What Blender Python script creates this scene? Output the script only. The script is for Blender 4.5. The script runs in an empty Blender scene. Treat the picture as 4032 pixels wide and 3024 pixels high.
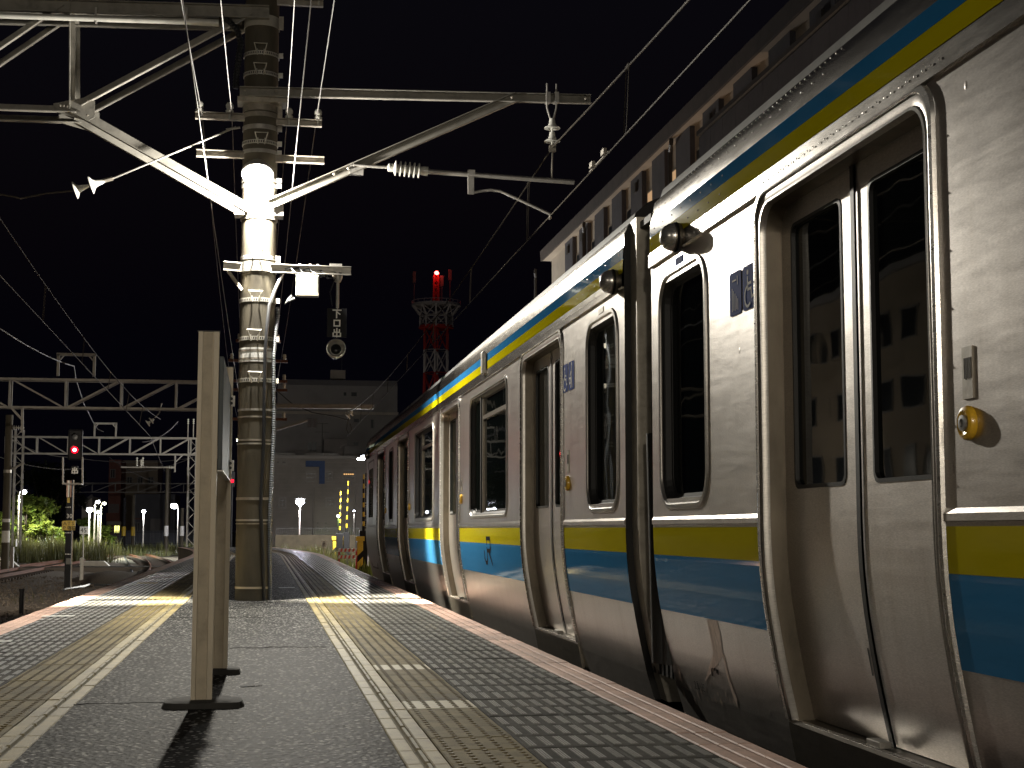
import bpy, bmesh, math, random
from mathutils import Vector, Matrix
random.seed(7)
sc = bpy.context.scene
col = sc.collection

# ------------------------------------------------------------------ camera
FPX, CX, CY, CAMH = 6000.0, 2016.0, 1512.0, 0.75      # focal length and centre in photo pixels
TH = math.atan(570.0 / FPX)
PS = math.atan(976.0 / FPX * math.cos(TH))
FW = Vector((math.sin(PS) * math.cos(TH), math.cos(PS) * math.cos(TH), math.sin(TH)))
RT = Vector((math.cos(PS), -math.sin(PS), 0))
UP = RT.cross(FW)
CAM = Vector((0, 0, CAMH))
cd = bpy.data.cameras.new('camera')
cam = bpy.data.objects.new('camera', cd)
col.objects.link(cam)
cd.sensor_width = 36
cd.lens = 36 * FPX / 4032
cd.clip_start, cd.clip_end = 0.05, 2000
cam.matrix_world = Matrix(((RT.x, UP.x, -FW.x, 0), (RT.y, UP.y, -FW.y, 0), (RT.z, UP.z, -FW.z, CAMH), (0, 0, 0, 1)))
sc.camera = cam

# ------------------------------------------------------------------ night sky, exposure
w = bpy.data.worlds.new('World'); sc.world = w; w.use_nodes = True
wn = w.node_tree.nodes
bg = wn['Background']
sky = wn.new('ShaderNodeTexSky'); sky.sky_type = 'NISHITA'; sky.sun_disc = False
sky.sun_elevation = math.radians(-4.0); sky.sun_rotation = math.radians(200); sky.air_density = 1.0
wmix = wn.new('ShaderNodeMixRGB'); wmix.blend_type = 'ADD'; wmix.inputs[0].default_value = 1
wmix.inputs[2].default_value = (0.010, 0.009, 0.022, 1)
w.node_tree.links.new(sky.outputs[0], wmix.inputs[1])
w.node_tree.links.new(wmix.outputs[0], bg.inputs[0])
bg.inputs[1].default_value = 0.05
sc.view_settings.view_transform = 'Standard'
sc.view_settings.look = 'None'
sc.view_settings.exposure = 1.0
sc.view_settings.gamma = 1.0
sc.view_settings.use_curve_mapping = False
sc.cycles.use_denoising = True
sc.cycles.sample_clamp_indirect = 4.0
sc.cycles.max_bounces = 6
sc.cycles.transparent_max_bounces = 12
sc.cycles.caustics_reflective = False
sc.cycles.caustics_refractive = False

# ------------------------------------------------------------------ pixel -> place
def ray(px, py):
    return FW + RT * ((px - CX) / FPX) + UP * ((CY - py) / FPX)
def on_z(px, py, z=0.0):
    d = ray(px, py); return CAM + d * ((z - CAM.z) / d.z)
def on_x(px, py, X):
    d = ray(px, py); return CAM + d * ((X - CAM.x) / d.x)
def on_y(px, py, Y):
    d = ray(px, py); return CAM + d * ((Y - CAM.y) / d.y)
def Yx(px, X=1.85, py=2000):
    return on_x(px, py, X).y

# ------------------------------------------------------------------ mesh building
WORG = {}
class MB:
    def __init__(s): s.v = []; s.f = []; s.m = []; s.cur = 0
    def add(s, vs, fs):
        o = len(s.v); s.v += [tuple(p) for p in vs]
        for f in fs: s.f.append(tuple(i + o for i in f)); s.m.append(s.cur)
        return s
    def box(s, a, b):
        x0, y0, z0 = a; x1, y1, z1 = b
        return s.add([(x0,y0,z0),(x1,y0,z0),(x1,y1,z0),(x0,y1,z0),(x0,y0,z1),(x1,y0,z1),(x1,y1,z1),(x0,y1,z1)],
                     [(0,3,2,1),(4,5,6,7),(0,1,5,4),(1,2,6,5),(2,3,7,6),(3,0,4,7)])
    def cbox(s, c, d):
        return s.box((c[0]-d[0]/2, c[1]-d[1]/2, c[2]-d[2]/2), (c[0]+d[0]/2, c[1]+d[1]/2, c[2]+d[2]/2))
    def bar(s, p, q, wd, ht, up=(0,0,1)):
        p, q = Vector(p), Vector(q); t = (q - p).normalized(); u = Vector(up)
        sd = t.cross(u)
        if sd.length < 1e-4: sd = t.cross(Vector((0,1,0)))
        sd.normalize(); u = sd.cross(t)
        a, b = sd * wd / 2, u * ht / 2
        return s.add([p-a-b, p+a-b, p+a+b, p-a+b, q-a-b, q+a-b, q+a+b, q-a+b],
                     [(0,1,2,3),(7,6,5,4),(0,4,5,1),(1,5,6,2),(2,6,7,3),(3,7,4,0)])
    def angle(s, p, q, wd, ht, t=0.008, up=(0,0,1)):
        "an L-section steel member"
        p, q = Vector(p), Vector(q); d = (q - p).normalized(); u = Vector(up)
        sd = d.cross(u)
        if sd.length < 1e-4: sd = d.cross(Vector((0,1,0)))
        sd.normalize(); u = sd.cross(d)
        sec = [(0,0),(wd,0),(wd,t),(t,t),(t,ht),(0,ht)]
        n = 6; vs = []
        for e in (p, q):
            for (a, b) in sec: vs.append(e + sd * (a - wd/2) + u * (b - ht/2))
        fs = [(i, (i+1) % n, n + (i+1) % n, n + i) for i in range(n)]
        fs += [tuple(range(n-1, -1, -1)), tuple(range(n, 2*n))]
        return s.add(vs, fs)
    def chan(s, p, q, wd, ht, t=0.008, up=(0,0,1), out=1):
        "a C-section: web vertical, flanges to the side"
        p, q = Vector(p), Vector(q); d = (q - p).normalized(); u = Vector(up)
        sd = d.cross(u).normalized() * out; u2 = (sd.cross(d) if out > 0 else d.cross(sd))
        sec = [(0,-ht/2),(wd,-ht/2),(wd,-ht/2+t),(t,-ht/2+t),(t,ht/2-t),(wd,ht/2-t),(wd,ht/2),(0,ht/2)]
        n = 8; vs = []
        for e in (p, q):
            for (a, b) in sec: vs.append(e + sd * a + u2 * b)
        fs = [(i, (i+1) % n, n + (i+1) % n, n + i) for i in range(n)]
        for b in (0, n): fs += [(b, b+1, b+2, b+3), (b, b+3, b+4, b+7), (b+4, b+5, b+6, b+7)]
        return s.add(vs, fs)
    def tube(s, p, q, r, n=10, r2=None, caps=True):
        p, q = Vector(p), Vector(q); t = (q - p).normalized()
        a = t.cross(Vector((0,0,1)))
        if a.length < 1e-4: a = Vector((1,0,0))
        a.normalize(); b = t.cross(a); r2 = r if r2 is None else r2
        vs = [p + (a*math.cos(k*2*math.pi/n) + b*math.sin(k*2*math.pi/n)) * r for k in range(n)]
        vs += [q + (a*math.cos(k*2*math.pi/n) + b*math.sin(k*2*math.pi/n)) * r2 for k in range(n)]
        fs = [(k, (k+1) % n, n+(k+1) % n, n+k) for k in range(n)]
        if caps: fs += [tuple(range(n-1,-1,-1)), tuple(range(n, 2*n))]
        return s.add(vs, fs)
    def path(s, pts, r, n=8, caps=True):
        pts = [Vector(p) for p in pts]; vs = []; fs = []
        prev = None
        rr = r if isinstance(r, (list, tuple)) else [r]*len(pts)
        for i, p in enumerate(pts):
            t = (pts[min(i+1, len(pts)-1)] - pts[max(i-1, 0)]).normalized()
            if prev is None:
                a = t.cross(Vector((0,0,1)))
                if a.length < 1e-3: a = Vector((1,0,0))
            else: a = prev - t * prev.dot(t)
            a.normalize(); prev = a; b = t.cross(a)
            vs += [p + (a*math.cos(k*2*math.pi/n) + b*math.sin(k*2*math.pi/n)) * rr[i] for k in range(n)]
        for i in range(len(pts)-1):
            fs += [(i*n+k, i*n+(k+1) % n, (i+1)*n+(k+1) % n, (i+1)*n+k) for k in range(n)]
        if caps:
            fs += [tuple(range(n-1,-1,-1)), tuple(range((len(pts)-1)*n, len(pts)*n))]
        return s.add(vs, fs)
    def lathe(s, prof, org, axis=(0,0,1), n=16):
        "prof: (radius, distance along the axis)"
        org, t = Vector(org), Vector(axis).normalized()
        a = t.cross(Vector((0,0,1)))
        if a.length < 1e-4: a = Vector((1,0,0))
        a.normalize(); b = t.cross(a); vs = []; fs = []
        for (r, h) in prof:
            vs += [org + t*h + (a*math.cos(k*2*math.pi/n) + b*math.sin(k*2*math.pi/n)) * max(r, 1e-4) for k in range(n)]
        for i in range(len(prof)-1):
            fs += [(i*n+k, i*n+(k+1) % n, (i+1)*n+(k+1) % n, (i+1)*n+k) for k in range(n)]
        fs += [tuple(range(n-1,-1,-1)), tuple(range((len(prof)-1)*n, len(prof)*n))]
        return s.add(vs, fs)
    def ball(s, c, r, n=12, m=8, sq=(1,1,1)):
        prof = [(r*math.sin(math.pi*(i+.02)/(m+.04)), -r*math.cos(math.pi*(i+.02)/(m+.04))) for i in range(m+1)]
        o = len(s.v); s.lathe(prof, (0,0,0), n=n)
        for i in range(o, len(s.v)):
            p = s.v[i]; s.v[i] = (c[0]+p[0]*sq[0], c[1]+p[1]*sq[1], c[2]+p[2]*sq[2])
        return s
    def poly(s, pts, th, nrm):
        "flat outline given thickness along nrm"
        nrm = Vector(nrm) * th; n = len(pts); pts = [Vector(p) for p in pts]
        vs = pts + [p + nrm for p in pts]
        fs = [tuple(range(n-1,-1,-1)), tuple(range(n, 2*n))] + [(i, (i+1) % n, n+(i+1) % n, n+i) for i in range(n)]
        return s.add(vs, fs)
    def quad(s, a, b, c, d): return s.add([a,b,c,d], [(0,1,2,3)])
    def build(s, name, mats, parent=None, smooth=False, org=None, bevel=0):
        if not isinstance(mats, (list, tuple)): mats = [mats]
        if parent is not None: o0 = WORG[parent.name]
        elif org is not None: o0 = Vector(org)
        else:
            xs = [p[0] for p in s.v]; ys = [p[1] for p in s.v]; zs = [p[2] for p in s.v]
            o0 = Vector(((min(xs)+max(xs))/2, (min(ys)+max(ys))/2, min(zs)))
        me = bpy.data.meshes.new(name)
        me.from_pydata([(p[0]-o0.x, p[1]-o0.y, p[2]-o0.z) for p in s.v], [], s.f)
        for k in mats: me.materials.append(M[k] if isinstance(k, str) else k)
        if len(mats) > 1: me.polygons.foreach_set('material_index', s.m)
        bm = bmesh.new(); bm.from_mesh(me); bmesh.ops.recalc_face_normals(bm, faces=bm.faces); bm.to_mesh(me); bm.free()
        if smooth:
            me.polygons.foreach_set('use_smooth', [True]*len(me.polygons))
            try: me.set_sharp_from_angle(angle=math.radians(38))
            except Exception: pass
        o = bpy.data.objects.new(name, me); col.objects.link(o)
        if parent is not None: o.parent = parent
        else: o.location = o0
        WORG[o.name] = o0
        if bevel:
            bv = o.modifiers.new('bevel', 'BEVEL'); bv.width = bevel; bv.segments = 2; bv.limit_method = 'ANGLE'
        return o
def empty(name, loc):
    o = bpy.data.objects.new(name, None); col.objects.link(o); o.location = loc
    o.empty_display_size = 0.1; WORG[o.name] = Vector(loc); return o
def tag(o, label=None, cat=None, group=None, kind=None):
    for k, v in (('label', label), ('category', cat), ('group', group), ('kind', kind)):
        if v: o[k] = v
    return o
def thing(name, loc, label, cat, group=None): return tag(empty(name, loc), label, cat, group)
def share(o, name, loc, parent=None, rot=None):
    "a copy of a piece on the same mesh; loc is a world place"
    c = o.copy(); c.name = name; col.objects.link(c)
    if parent is not None: c.parent = parent; c.location = Vector(loc) - WORG[parent.name]
    else: c.location = loc; c.parent = None
    if rot: c.rotation_euler = rot
    WORG[c.name] = Vector(loc); return c
def copy_tree(o, parent=None):
    c = o.copy(); col.objects.link(c); c.parent = parent
    for ch in o.children: copy_tree(ch, c)
    return c
def lamp(name, kind, loc, power, color, parent=None, size=0.1, aim=None, cone=None, blend=0.4):
    ld = bpy.data.lights.new(name, kind); ld.energy = power; ld.color = color
    ld.shadow_soft_size = size
    if kind == 'SPOT': ld.spot_size = math.radians(cone or 120); ld.spot_blend = blend
    o = bpy.data.objects.new(name, ld); col.objects.link(o)
    if aim is not None: o.rotation_euler = Vector(aim).to_track_quat('-Z', 'Y').to_euler()
    if parent is not None: o.parent = parent; o.location = Vector(loc) - WORG[parent.name]
    else: o.location = loc
    return o
def sag(p, q, s, n=24):
    p, q = Vector(p), Vector(q)
    return [p.lerp(q, k/n) - Vector((0,0,s*4*(k/n)*(1-k/n))) for k in range(n+1)]
def text_mb(mb, txt, org, xdir, ydir, height, th, nrm, sx=1.0):
    "lettering from the built-in font laid on a plane as thin raised shapes"
    cu = bpy.data.curves.new('t', 'FONT'); cu.body = txt; cu.extrude = 0; cu.resolution_u = 2
    to = bpy.data.objects.new('t', cu); col.objects.link(to)
    bpy.context.view_layer.update()
    me = bpy.data.meshes.new_from_object(to)
    org, xdir, ydir, nrm = Vector(org), Vector(xdir), Vector(ydir), Vector(nrm)
    k = height / 0.69
    o = len(mb.v)
    vs = [org + xdir*(v.co.x*k*sx) + ydir*(v.co.y*k) + nrm*th for v in me.vertices]
    mb.add(vs, [tuple(p.vertices) for p in me.polygons])
    bpy.data.objects.remove(to); bpy.data.curves.remove(cu); bpy.data.meshes.remove(me)
def strokes(mb, segs, org, xdir, ydir, size, wd, th, nrm):
    "writing as straight raised strokes; segs in a unit square"
    org, xdir, ydir, nrm = Vector(org), Vector(xdir), Vector(ydir), Vector(nrm)
    for k, (a, b, c, d) in enumerate(segs):
        p = org + xdir*(a*size) + ydir*(b*size); q = org + xdir*(c*size) + ydir*(d*size)
        t = (q - p).normalized() * wd * 0.5; sd = t.cross(nrm).normalized() * wd * 0.5
        p, q = p - t, q + t
        e = nrm * (th + 0.00015*k)
        mb.add([p-sd+e, p+sd+e, q+sd+e, q-sd+e], [(0,1,2,3)])
# ------------------------------------------------------------------ materials
M = {}
def nt(name):
    m = bpy.data.materials.new(name); m.use_nodes = True; M[name] = m
    t = m.node_tree; return m, t, t.nodes['Principled BSDF']
def L(t, a, b): t.links.new(a, b)
def coords(t, scale=(1,1,1), obj=False):
    if obj:
        c = t.nodes.new('ShaderNodeTexCoord'); src = c.outputs['Object']
    else:
        c = t.nodes.new('ShaderNodeNewGeometry'); src = c.outputs['Position']
    mp = t.nodes.new('ShaderNodeMapping'); mp.inputs['Scale'].default_value = scale
    L(t, src, mp.inputs['Vector']); return mp.outputs[0]
def noise(t, vec, scale, detail=4, rough=0.6):
    n = t.nodes.new('ShaderNodeTexNoise'); n.inputs['Scale'].default_value = scale
    n.inputs['Detail'].default_value = detail; n.inputs['Roughness'].default_value = rough
    L(t, vec, n.inputs['Vector']); return n.outputs['Fac']
def ramp(t, fac, stops):
    r = t.nodes.new('ShaderNodeValToRGB'); e = r.color_ramp.elements
    while len(e) < len(stops): e.new(0.5)
    for k, (p, c) in enumerate(stops):
        e[k].position = p; e[k].color = (*c, 1) if len(c) == 3 else c
    L(t, fac, r.inputs[0]); return r.outputs[0]
def mixc(t, fac, a, b, mode='MIX'):
    n = t.nodes.new('ShaderNodeMixRGB'); n.blend_type = mode
    for i, v in ((0, fac), (1, a), (2, b)):
        if hasattr(v, 'links'): L(t, v, n.inputs[i])
        elif i == 0: n.inputs[0].default_value = v
        else: n.inputs[i].default_value = (*v, 1)
    return n.outputs[0]
def bump(t, b, h, strength=0.3, dist=0.01):
    n = t.nodes.new('ShaderNodeBump'); n.inputs['Strength'].default_value = strength; n.inputs['Distance'].default_value = dist
    L(t, h, n.inputs['Height']); L(t, n.outputs[0], b.inputs['Normal']); return n
def plain(name, c, rough=0.6, metal=0.0, var=0.25, scale=6.0, bmp=0.0, bscale=60, rand=0.0, stretch=(1,1,1), spec=None, coat=0, big=0, ior=None):
    "a base colour with wear in large and small patches"
    m, t, b = nt(name)
    v = coords(t, stretch)
    n1 = noise(t, v, scale, 5, 0.65)
    c2 = tuple(x * (1 - var) for x in c); c3 = tuple(min(1, x * (1 + var * 0.6)) for x in c)
    cc = ramp(t, n1, [(0.3, c2), (0.5, c), (0.72, c3)])
    if big:
        n2 = noise(t, coords(t, (1, 0.6, 1)), big, 5, 0.7)
        cc = mixc(t, 1.0, cc, ramp(t, n2, [(0.3, (0.55,)*3), (0.5, (0.95,)*3), (0.7, (1.2,)*3)]), 'MULTIPLY')
    if rand:
        oi = t.nodes.new('ShaderNodeObjectInfo')
        rr = ramp(t, oi.outputs['Random'], [(0, (1-rand,)*3), (1, (1+rand*0.5,)*3)])
        cc = mixc(t, 1.0, cc, rr, 'MULTIPLY')
    L(t, cc, b.inputs['Base Color'])
    b.inputs['Roughness'].default_value = rough; b.inputs['Metallic'].default_value = metal
    if ior: b.inputs['IOR'].default_value = ior
    if spec is not None: b.inputs['Specular IOR Level'].default_value = spec
    if coat: b.inputs['Coat Weight'].default_value = coat; b.inputs['Coat Roughness'].default_value = 0.08
    if bmp: bump(t, b, noise(t, v, bscale, 3), bmp, 0.005)
    return m
def glow(name, c, s):
    m, t, b = nt(name)
    b.inputs['Base Color'].default_value = (*[min(1, x*0.5) for x in c], 1)
    b.inputs['Emission Color'].default_value = (*c, 1); b.inputs['Emission Strength'].default_value = s
    return m

# stainless steel of the train: brushed along the car, softly wavy
def steel(name, c, rough, aniso=0.6, wav=0.12, wscale=(6, 0.8, 3), streak=0.25, met=0.92):
    m, t, b = nt(name)
    v = coords(t)
    st = noise(t, coords(t, (1, 1.5, 14)), 3.0, 6, 0.7)
    pt = noise(t, coords(t, (1, 2.2, 0.5)), 1.6, 4, 0.6)
    c2 = tuple(x*(1-streak) for x in c)
    cc = mixc(t, st, c2, c)
    cc = mixc(t, ramp(t, pt, [(0.4, (0,0,0)), (0.75, (0.3,)*3)]), cc, tuple(x*0.62 for x in c))
    run = noise(t, coords(t, (1, 3.5, 0.45)), 2.0, 6, 0.75)          # rain-run grime
    cc = mixc(t, ramp(t, run, [(0.5, (0,0,0)), (0.8, (0.45,)*3)]), cc, tuple(x*y for x, y in zip(c, (0.55, 0.50, 0.43))))
    gr = noise(t, coords(t, (60, 60, 420)), 1.0, 2, 0.5)
    cc = mixc(t, 1.0, cc, ramp(t, gr, [(0.25, (0.78,)*3), (0.75, (1.18,)*3)]), 'MULTIPLY')
    L(t, cc, b.inputs['Base Color'])
    b.inputs['Metallic'].default_value = met
    rr = t.nodes.new('ShaderNodeMapRange'); rr.inputs['To Min'].default_value = rough*0.8; rr.inputs['To Max'].default_value = rough*1.25
    L(t, st, rr.inputs['Value']); L(t, rr.outputs[0], b.inputs['Roughness'])
    b.inputs['Anisotropic'].default_value = aniso
    tv = t.nodes.new('ShaderNodeCombineXYZ'); tv.inputs[2].default_value = 1.0
    L(t, tv.outputs[0], b.inputs['Tangent'])
    hb = noise(t, coords(t, wscale), 2.0, 2, 0.5)
    if name == 'steel':
        vo = t.nodes.new('ShaderNodeTexVoronoi'); vo.inputs['Scale'].default_value = 1.0; vo.inputs['Randomness'].default_value = 0.75
        L(t, coords(t, (0.01, 7.5, 6.0)), vo.inputs['Vector'])
        dm = ramp(t, vo.outputs['Distance'], [(0.0, (1,)*3), (0.055, (0.6,)*3), (0.085, (0,)*3)])
        ad = t.nodes.new('ShaderNodeMath'); ad.operation = 'MULTIPLY_ADD'; ad.inputs[1].default_value = 0.9
        L(t, dm, ad.inputs[0]); L(t, hb, ad.inputs[2]); hb = ad.outputs[0]
    bump(t, b, hb, wav, 0.02)
    return m
steel('steel', (0.58, 0.54, 0.505), 0.30, 0.5, 0.12)
steel('steel_door', (0.60, 0.56, 0.525), 0.33, 0.5, 0.08)
steel('steel_band', (0.46, 0.43, 0.395), 0.24, 0.2, 0.22, (8, 1.0, 3), 0.25, 1.0)
steel('steel_bright', (0.62, 0.60, 0.57), 0.26, 0.0, 0.05, (4, 1.5, 1.5), 0.15, 0.8)
steel('steel_dirty', (0.22, 0.195, 0.16), 0.42, 0.0, 0.08, (20, 3, 3), 0.5, 0.9)
steel('steel_frame', (0.50, 0.48, 0.45), 0.30, 0.0, 0.04, (10, 3, 3), 0.3, 0.75)
def film(name, c, rough=0.3, coat=0.16, spec=0.5, ior=1.0):
    m, t, b = nt(name)
    n1 = noise(t, coords(t, (1, 0.8, 3)), 3, 4)
    L(t, mixc(t, n1, tuple(x*0.8 for x in c), c), b.inputs['Base Color'])
    b.inputs['Roughness'].default_value = rough
    b.inputs['IOR'].default_value = ior
    b.inputs['Coat Weight'].default_value = coat; b.inputs['Coat Roughness'].default_value = 0.06
    bump(t, b, noise(t, coords(t, (6, 0.9, 4)), 3.0, 3), 0.2, 0.012)
film('film_yellow', (0.54, 0.46, 0.014), 0.3, 0.34); film('film_blue', (0.045, 0.215, 0.45), 0.3, 0.34)
film('band_yellow', (0.42, 0.36, 0.004), 0.4, 0.14, 0.05, 1.0); film('band_blue', (0.022, 0.14, 0.32), 0.4, 0.14, 0.05, 1.0)  # same film as the lower stripes, dimmer light up here put into the colour
plain('scuff', (0.66, 0.55, 0.48), 0.55, 0.55, var=0.35, scale=18, stretch=(1,3,1))
plain('film_black', (0.01, 0.01, 0.011), 0.9, spec=0.05)
plain('film_navy', (0.016, 0.045, 0.24), 0.7, var=0.15, ior=1.08)
plain('film_white', (0.75, 0.76, 0.78), 0.7, var=0.1, ior=1.08)
def glass(name, tint, rough=0.02, mixt=0.35):
    m, t, b = nt(name)
    b.inputs['Base Color'].default_value = (0.006, 0.008, 0.007, 1); b.inputs['Roughness'].default_value = rough
    b.inputs['Specular IOR Level'].default_value = 0.6
    tr = t.nodes.new('ShaderNodeBsdfTransparent'); tr.inputs[0].default_value = (*tint, 1)
    mx = t.nodes.new('ShaderNodeMixShader'); mx.inputs[0].default_value = mixt
    out = t.nodes['Material Output']
    L(t, b.outputs[0], mx.inputs[1]); L(t, tr.outputs[0], mx.inputs[2]); L(t, mx.outputs[0], out.inputs[0])
    bump(t, b, noise(t, coords(t, (1, 1, 1)), 3.0, 1), 0.06, 0.02)
glass('glass', (0.35, 0.42, 0.36)); glass('glass_clear', (0.6, 0.62, 0.6), 0.03, 0.5)
plain('rubber', (0.012, 0.012, 0.012), 0.55, bmp=0.1)
plain('interior', (0.10, 0.10, 0.095), 0.7)
plain('seat_cloth', (0.03, 0.05, 0.13), 0.9)
plain('roof_grey', (0.16, 0.16, 0.155), 0.7, bmp=0.2)
plain('under', (0.02, 0.019, 0.018), 0.85)
plain('knob_yellow', (0.72, 0.42, 0.03), 0.32, var=0.15, coat=0.4)
plain('knob_grey', (0.3, 0.3, 0.29), 0.4, 0.6)

# platform
def asphalt():
    m, t, b = nt('asphalt')
    v = coords(t)
    vo = t.nodes.new('ShaderNodeTexVoronoi'); vo.inputs['Scale'].default_value = 46; L(t, v, vo.inputs['Vector'])
    sp = ramp(t, vo.outputs['Color'], [(0.0, (0,0,0)), (0.55, (0.0,)*3), (0.60, (0.4,)*3), (0.75, (1,)*3)])
    core = ramp(t, vo.outputs['Distance'], [(0.34, (1,)*3), (0.46, (0,)*3)])
    fl = mixc(t, 1.0, sp, core, 'MULTIPLY')
    big = noise(t, v, 1.3, 5, 0.65)
    base = ramp(t, big, [(0.3, (0.012, 0.012, 0.012)), (0.5, (0.022, 0.022, 0.021)), (0.72, (0.044, 0.043, 0.041))])
    fine = noise(t, v, 160, 2)
    base = mixc(t, 0.6, base, ramp(t, fine, [(0.3, (0.4,)*3), (0.7, (1.5,)*3)]), 'MULTIPLY')
    L(t, mixc(t, fl, base, (0.62, 0.61, 0.58)), b.inputs['Base Color'])
    b.inputs['Roughness'].default_value = 0.7; b.inputs['IOR'].default_value = 1.15
    h = t.nodes.new('ShaderNodeMath'); h.operation = 'ADD'
    L(t, vo.outputs['Distance'], h.inputs[0]); L(t, noise(t, v, 38, 3), h.inputs[1])
    bump(t, b, h.outputs[0], 0.75, 0.006)
asphalt()
plain('tile_grey', (0.075, 0.072, 0.064), 0.75, var=0.4, scale=9, bmp=0.7, bscale=170, rand=0.3, big=1.3, ior=1.15)
plain('tile_bar', (0.23, 0.226, 0.208), 0.42, var=0.3, scale=30, rand=0.2, big=2.2)
plain('tile_dot', (0.25, 0.20, 0.09), 0.7, var=0.35, scale=7, bmp=0.5, bscale=150, rand=0.25, big=1.6, ior=1.2)
plain('dot_top', (0.20, 0.155, 0.075), 0.55, var=0.3, scale=14)  # darker than the tile: shading of the dots put into the colour
plain('tile_pale', (0.52, 0.46, 0.30), 0.6, var=0.15, scale=14, bmp=0.2)
plain('block_yellow', (0.36, 0.285, 0.115), 0.65, var=0.28, scale=11, bmp=0.35, bscale=120, rand=0.18, big=1.8)
plain('block_bar', (0.28, 0.245, 0.15), 0.7, var=0.3, scale=20)
plain('tile_pink', (0.60, 0.395, 0.315), 0.65, var=0.25, scale=12, bmp=0.35, bscale=110, rand=0.22, big=1.5)
plain('groove', (0.03, 0.027, 0.027), 0.7)
plain('joint', (0.035, 0.033, 0.03), 0.9, bmp=0.4)
plain('concrete', (0.22, 0.20, 0.165), 0.85, var=0.3, scale=3, bmp=0.35, bscale=70, stretch=(1,1,0.5))
plain('concrete_pale', (0.42, 0.40, 0.35), 0.75, var=0.25, scale=4, bmp=0.3)
plain('concrete_pole', (0.085, 0.073, 0.05), 0.72, var=0.35, scale=5, bmp=0.35, bscale=110, stretch=(1,1,0.25))
plain('paint_white', (0.75, 0.75, 0.72), 0.5, var=0.3, scale=30)
plain('paint_yellow', (0.62, 0.42, 0.03), 0.5, var=0.25, scale=25)
plain('paint_red', (0.5, 0.03, 0.02), 0.5, var=0.2)
plain('paint_black', (0.015, 0.015, 0.015), 0.5)
plain('galv', (0.42, 0.40, 0.365), 0.45, 0.55, var=0.22, scale=14, bmp=0.1)
plain('galv_old', (0.34, 0.31, 0.26), 0.5, 0.45, var=0.35, scale=9, bmp=0.15)
plain('truss', (0.27, 0.255, 0.22), 0.6, 0.25, var=0.3, scale=7, bmp=0.1)
plain('truss_far', (0.30, 0.28, 0.25), 0.6, 0.2, var=0.3, scale=3)
plain('galv_lit', (0.60, 0.58, 0.52), 0.42, 0.25, var=0.15, scale=14)  # paler galv: stronger light on step irons and bands put into the colour
plain('jamb_brown', (0.13, 0.108, 0.078), 0.45, 0.5, var=0.4, scale=9, stretch=(1,1,0.4))
plain('box_grey', (0.10, 0.105, 0.095), 0.5, var=0.15)
plain('rust', (0.14, 0.055, 0.025), 0.75, 0.1, var=0.5, scale=12, bmp=0.3)
plain('wire', (0.06, 0.052, 0.042), 0.7, ior=1.2)
plain('wire_dark', (0.06, 0.055, 0.05), 0.6)
plain('porcelain', (0.62, 0.61, 0.55), 0.2, var=0.15, coat=0.4)
plain('cable', (0.016, 0.017, 0.02), 0.42, var=0.2)
plain('cable_grey', (0.11, 0.12, 0.135), 0.4, var=0.2)
plain('beige', (0.58, 0.50, 0.37), 0.48, var=0.2, scale=8, bmp=0.12, bscale=90, stretch=(1,1,0.3), rand=0.06)
plain('beige_dark', (0.44, 0.37, 0.265), 0.55, var=0.25, scale=10, bmp=0.2, bscale=120)
plain('sign_panel', (0.10, 0.115, 0.12), 0.6, var=0.2)
plain('sign_white', (0.82, 0.82, 0.78), 0.5, var=0.12)
plain('sign_black', (0.010, 0.010, 0.012), 0.6, spec=0.2)
plain('gravel', (0.15, 0.125, 0.10), 0.9, var=0.5, scale=22, bmp=0.9, bscale=30)
plain('stone', (0.20, 0.17, 0.14), 0.85, var=0.4, scale=15, rand=0.4)
plain('soil', (0.085, 0.07, 0.05), 0.95, var=0.4, scale=2.5, bmp=0.8, bscale=12)
plain('wood_dark', (0.06, 0.045, 0.035), 0.9, var=0.4)
def leaf(name, a, b_):
    m, t, b = nt(name)
    oi = t.nodes.new('ShaderNodeNewGeometry')
    n1 = noise(t, coords(t), 2.2, 3)
    c = mixc(t, ramp(t, n1, [(0.35, (0,)*3), (0.65, (1,)*3)]), a, b_)
    rr = ramp(t, oi.outputs['Random Per Island'], [(0, (0.55,)*3), (1, (1.5,)*3)])
    L(t, mixc(t, 1.0, c, rr, 'MULTIPLY'), b.inputs['Base Color'])
    b.inputs['Roughness'].default_value = 0.5
    try: b.inputs['Subsurface Weight'].default_value = 0.0
    except Exception: pass
    tl = t.nodes.new('ShaderNodeBsdfTranslucent'); tl.inputs[0].default_value = (*b_, 1)
    mx = t.nodes.new('ShaderNodeMixShader'); mx.inputs[0].default_value = 0.35
    L(t, b.outputs[0], mx.inputs[1]); L(t, tl.outputs[0], mx.inputs[2]); L(t, mx.outputs[0], t.nodes['Material Output'].inputs[0])
leaf('leaf', (0.07, 0.13, 0.02), (0.19, 0.22, 0.04)); leaf('leaf_unlit', (0.010, 0.018, 0.006), (0.02, 0.026, 0.008)); leaf('grass', (0.035, 0.05, 0.012), (0.10, 0.095, 0.03))  # near-black leaf copy: the far tree's lack of light put into its colour
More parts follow.
